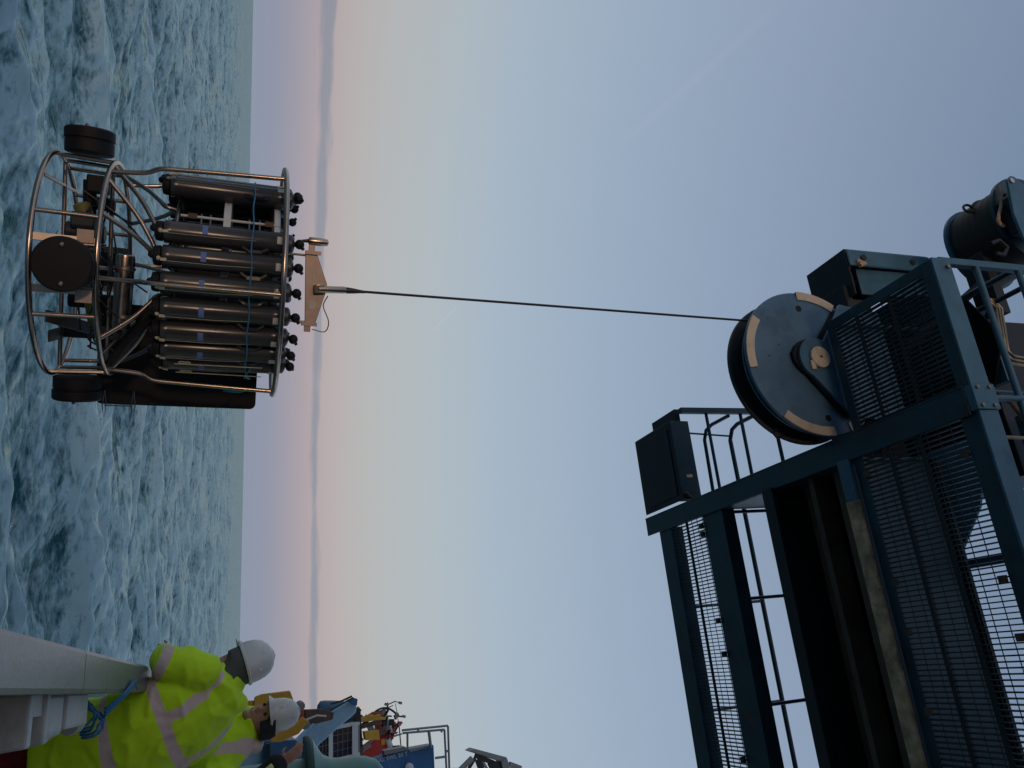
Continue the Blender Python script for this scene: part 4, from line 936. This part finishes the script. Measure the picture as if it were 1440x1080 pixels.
# yellow frame
yf = thing('yellow_hose_frame', 'yellow steel frame curving behind the second white hard hat', 'frame', root_at(390, 1000, 9))
poly('beam', 'yellow_paint', [(358, 980), (368, 976), (408, 971), (413, 985), (404, 988), (372, 992), (356, 996)], 9, .12, yf, bevel=.012)
poly('beam', 'yellow_paint', [(380, 1044), (378, 1036), (408, 1024), (426, 1008), (434, 1014), (420, 1032), (396, 1043)], 9.2, .12, yf, bevel=.012)
poly('post', 'yellow_paint', [(-20, 990), (372, 985), (372, 996), (-20, 1003)], 9.05, .1, yf)
# red and grey winch head
rw = thing('hose_winch', 'small red winch with grey rollers beside the yellow frame', 'winch', root_at(425, 1000, 9.8))
for V, U in ((421, 991), (428, 1017)): MB().lathe([(.03, 0), (.05, .01), (.05, .09), (.03, .10)], pt(V, U, 9.8), (.2, -1, .1), 14).build('roller', 'grey_metal', rw)
poly('drum', 'red_paint', [(418, 997), (427, 997), (428, 1012), (419, 1013)], 9.85, .15, rw, bevel=.01)
poly('frame', 'brown_metal', [(428, 998), (456, 997), (470, 1002), (468, 1012), (444, 1018), (430, 1014)], 10.0, .2, rw, bevel=.01)
poly('base', 'brown_metal', [(-20, 1002), (425, 1000), (425, 1012), (-20, 1012)], 10.1, .12, rw)
MB().tube([pt(431, 1012, 9.8), pt(446, 1006, 9.8), pt(459, 1007, 9.8)], .012, 6).build('rod', 'marking_white', rw)
# dark canister
cn = thing('life_raft_canister', 'dark grey blue canister lying above the brown beams beside crane boom', 'canister', root_at(455, 994, 11.5))
MB().lathe([(.04, 0), (.09, .03), (.10, .08), (.10, .30), (.09, .36), (.04, .40)], pt(446, 996, 11.5), (.12, 0, 1), 16).build('canister', 'blue_clean', cn)
MB().lathe([(.03, 0), (.05, .02), (.05, .14), (.03, .16)], pt(470, 994, 11.5), (.12, 0, 1), 12).build('valve', 'dark_steel', cn)
poly('stand', 'brown_metal', [(-20, 1000), (450, 998), (450, 1006), (-20, 1008)], 11.6, .1, cn)
# white framed windows
wp = thing('deckhouse_window', 'white framed pair of dark blue gridded panes behind the crane boom', 'window', root_at(475, 1045, 15))
poly('backing', 'grey_metal', [(440, 1030), (498, 1016), (506, 1016), (506, 1060), (440, 1076)], 15.05, .3, wp)
def fr_bar(a, b, t=.045): MB().bar(pt(*a, 15), pt(*b, 15), t, t).build('frame', 'white_paint', wp)
fr_bar((441, 1030), (506, 1017)); fr_bar((441, 1076), (506, 1060)); fr_bar((499, 1018), (499, 1062), .10); fr_bar((465, 1024), (465, 1072), .07); fr_bar((442, 1030), (442, 1076))
def pane(V0, V1, u0, u1, u2, u3):
    pn = poly('pane', 'pane_glass', [(V0, u0), (V1, u1), (V1, u2), (V0, u3)], 15.03, .015, wp)
    for k in range(1, 4):
        t = k / 4; a = (V0 + (V1 - V0) * t, u0 + (u1 - u0) * t); b = (V0 + (V1 - V0) * t, u3 + (u2 - u3) * t)
        MB().bar(pt(*a, 15.02), pt(*b, 15.02), .008, .008).build('glazing_bar', 'grey_metal', pn)
    for k in range(1, 4):
        t = k / 4; MB().bar(pt(V0, u0 + (u3 - u0) * t, 15.02), pt(V1, u1 + (u2 - u1) * t, 15.02), .008, .008).build('glazing_bar', 'grey_metal', pn)
pane(468, 496, 1024, 1019, 1061, 1068); pane(444, 463, 1030, 1025, 1069, 1074)
poly('sill', 'brown_metal', [(441, 1078), (500, 1063), (508, 1064), (508, 1090), (441, 1090)], 15, .3, wp)
# cluster of beams between boom and mast
bm = thing('derrick_beams', 'rusty beams and yellow braces stacked behind the crane boom tip', 'beams', root_at(510, 1010, 16))
for a, b, t, mt in (((478, 1010), (505, 1000), .10, 'brown_metal'), ((470, 1020), (510, 1008), .08, 'dark_steel'), ((502, 998), (506, 1064), .12, 'dark_steel'), ((498, 1004), (506, 996), .10, 'brown_metal'), ((505, 1012), (535, 1008), .10, 'yellow_paint'), ((508, 1022), (536, 1014), .08, 'brown_metal'), ((508, 1020), (530, 1004), .05, 'dark_steel'), ((506, 1050), (500, 1075), .14, 'brown_metal'), ((490, 1066), (520, 1046), .10, 'grey_metal')):
    MB().bar(pt(*a, 16), pt(*b, 16), t, t).build('beam', mt, bm, bevel=.008)
for k in range(34):
    V_, U_ = random.uniform(436, 560), random.uniform(0, 1)
    top_ = np.interp(V_, [436, 470, 505, 530, 560], [1002, 1006, 1010, 1000, 1010]); U_ = top_ + 42 * U_ * U_
    a_ = random.choice([0, 0, 1.4, -.5, .5]); L_ = random.uniform(5, 15)
    MB().bar(pt(V_, U_, 16.4), pt(V_ + L_ * math.cos(a_), U_ - L_ * math.sin(a_), 16.4), random.uniform(.03, .12), random.uniform(.03, .12)).build('fitting', random.choice(['brown_metal', 'dark_steel', 'grey_metal', 'yellow_paint', 'red_paint', 'white_paint', 'dark_steel', 'brown_metal']), bm)
poly('junction_box', 'yellow_paint', [(512, 1029), (533, 1027), (534, 1040), (514, 1041)], 15.8, .25, bm, bevel=.01)
poly('leg', 'brown_metal', [(-20, 1052), (505, 1040), (505, 1060), (-20, 1072)], 16.2, .2, bm)
# red machine
rd = thing('red_hydraulic_crane', 'red machine with hoses and white cylinders under the tangled mast', 'machine', root_at(530, 1050, 17))
poly('body', 'red_paint', [(500, 1062), (530, 1038), (546, 1046), (545, 1062), (520, 1078), (500, 1090)], 17, .5, rd, bevel=.02)
poly('body', 'red_paint', [(528, 1008), (536, 1000), (543, 1002), (542, 1030), (556, 1014), (560, 1022), (548, 1050), (534, 1052)], 17.2, .35, rd, bevel=.02)
for a, b in (((539, 998), (543, 1012)), ((545, 1012), (548, 1028)), ((545, 1040), (552, 1056))):
    MB().tube([pt(*a, 16.9), pt(*b, 16.9)], .055, 12).build('cylinder', 'white_paint', rd)
for k in range(9):
    p0 = (530 + random.uniform(0, 22), 996 + random.uniform(0, 45)); p1_ = (538 + random.uniform(0, 20), 990 + random.uniform(0, 50)); pm_ = ((p0[0] + p1_[0]) / 2 + random.uniform(-4, 9), (p0[1] + p1_[1]) / 2 - random.uniform(0, 10))
    MB().tube(smooth_path([pt(*p0, 16.85), pt(*pm_, 16.8), pt(*p1_, 16.85)], 5), .016, 6).build('hose', 'cable_black', rd)
MB().tube(smooth_path([pt(518, 1010, 16.8), pt(532, 998, 16.8), pt(545, 996, 16.8), pt(557, 1004, 16.8), pt(556, 1012, 16.8)], 5), .022, 6).build('hose', 'cable_black', rd)
MB().tube(smooth_path([pt(505, 1011, 16.8), pt(520, 1005, 16.8), pt(540, 998, 16.8)], 5), .014, 6).build('hose', 'cable_black', rd)
for a, b, t in (((543, 992), (556, 986), .02), ((555, 986), (564, 989), .02), ((556, 989), (561, 1020), .012), ((557, 1007), (570, 1008), .03), ((561, 1018), (564, 1052), .02), ((545, 988), (545, 1000), .03), ((552, 1050), (562, 1049), .03), ((552, 1036), (565, 1032), .03), ((549, 1029), (560, 1030), .025), ((556, 1018), (566, 1017), .025), ((534, 1000), (553, 992), .018)):
    MB().bar(pt(*a, 16.8), pt(*b, 16.8), t, t).build('fitting', random.choice(['grey_metal', 'dark_steel', 'white_paint']), rd)
for V, U in ((563, 988), (543, 990), (562, 1018), (568, 1007), (556, 1030)):
    MB().bar(pt(V - 2, U, 16.75), pt(V + 2, U + 1, 16.75), .07, .05).build('lamp_head', 'grey_metal', rd)
poly('pedestal', 'red_paint', [(-20, 1066), (512, 1066), (512, 1085), (-20, 1092)], 17.3, .3, rd)
# blue towing frame with lettering
tf = thing('towing_frame', 'dark blue towing frame lettered with its safe working load and grey guard rail', 'towing frame', root_at(560, 1075, 14))
poly('beam', 'mid_blue_paint', [(505, 1078), (512, 1073), (560, 1056), (610, 1047), (612, 1090), (590, 1100), (505, 1100)], 14, .4, tf, bevel=.02)
poly('top_plate', 'grey_metal', [(575, 1054), (603, 1048), (603, 1051), (576, 1058)], 13.97, .02, tf)
poly('walkway', 'grey_metal', [(540, 1056), (570, 1050), (571, 1055), (541, 1062)], 13.95, .3, tf)
poly('leg', 'mid_blue_paint', [(-20, 1085), (508, 1078), (508, 1098), (-20, 1110)], 14.1, .35, tf)
def grail(a, b, r=.018): MB().tube([pt(*a, 13.9), pt(*b, 13.9)], r, 8).build('guard_rail', 'grey_metal', tf)
grail((565, 1027), (630, 1020.5)); grail((566, 1031), (625, 1026)); grail((630, 1021), (632, 1085)); grail((625, 1026), (628, 1085)); grail((573, 1030), (573, 1055)); grail((603, 1028), (606, 1052), .025); grail((588, 1026), (588, 1030)); grail((612, 1066), (627, 1064), .02); grail((626, 1058), (631, 1055)); grail((621, 1025), (621, 1030))
def lettering(text, V, U, dV, dU, size, y, parent):
    cu = bpy.data.curves.new('lettering', 'FONT'); cu.body = text; cu.size = size; cu.extrude = .004; cu.space_character = 1.05
    ob = bpy.data.objects.new('lettering', cu); COL.objects.link(ob)
    dg = bpy.context.evaluated_depsgraph_get(); dg.update(); me = bpy.data.meshes.new_from_object(ob.evaluated_get(dg)); bpy.data.objects.remove(ob)
    a = pt(V, U, y); b_ = pt(V + dV, U + dU, y); x = (b_ - a).normalized(); n_ = Vector((0, -1, 0)); yv = n_.cross(x)
    mt = Matrix.Identity(4)
    for i in range(3): mt[i][0] = x[i]; mt[i][1] = yv[i]; mt[i][2] = n_[i]; mt[i][3] = a[i]
    me.transform(mt); me.transform(Matrix.Translation(-ORG[parent.name])); me.materials.clear(); me.materials.append(M['marking_white'])
    o_ = bpy.data.objects.new('lettering', me); COL.objects.link(o_); o_.parent = parent
lettering('TOWING: SWL 20 T', 509, 1078, 58, -14.5, .082, 13.985, tf)
MB().lathe([(.05, 0), (.07, .01), (.07, .05), (.05, .06)], pt(575, 1079, 13.98), (0, -1, 0), 16).build('floodlight', 'marking_white', tf)
# grey floodlight head further up
fh = thing('grey_boom_head', 'grey steel head of a lattice boom at the bottom edge of the sky', 'boom', root_at(690, 1090, 18))
poly('cover', 'grey_metal', [(661, 1057), (668, 1053), (713, 1065), (715, 1074), (704, 1071)], 18, .5, fh, bevel=.02)
poly('cover', 'grey_metal', [(704, 1070), (713, 1065), (718, 1080), (708, 1086)], 17.98, .4, fh, bevel=.02)
for a, b, t, mt in (((664, 1066), (644, 1086), .10, 'grey_metal'), ((668, 1066), (654, 1090), .06, 'dark_steel'), ((668, 1062), (706, 1078), .10, 'dark_steel'), ((672, 1068), (680, 1090), .12, 'dark_steel'), ((690, 1072), (700, 1092), .14, 'dark_steel'), ((716, 1075), (732, 1081), .12, 'grey_metal'), ((676, 1066), (690, 1090), .05, 'grey_metal')):
    MB().bar(pt(*a, 18.1), pt(*b, 18.1), t, t).build('strut', mt, fh)
poly('mast', 'grey_metal', [(-20, 1092), (660, 1082), (712, 1086), (700, 1100), (-20, 1112)], 18.2, .4, fh)
# green capstan, nearer
cp = thing('green_capstan', 'pale green rounded capstan with dark flange at the frame bottom', 'capstan', root_at(450, 1095, 6.6))
cc = pt(428, 1112, 6.6)
MB().lathe([(.37, 0), (.375, .01), (.375, .035), (.36, .05)], cc, (0, 0, 1), 40).build('flange', 'dark_green', cp)
MB().lathe([(.36, 0), (.29, .04), (.23, .08), (.20, .14), (.19, .22), (.19, .32), (.18, .40), (.15, .48), (.09, .53), (.02, .55)], cc + Vector((0, 0, .052)), (0, 0, 1), 40).build('barrel', 'green_paint', cp)
MB().lathe([(.22, 0), (.22, cc.z - DECK)], (cc.x, cc.y, DECK), (0, 0, 1), 24).build('pedestal', 'green_paint', cp)
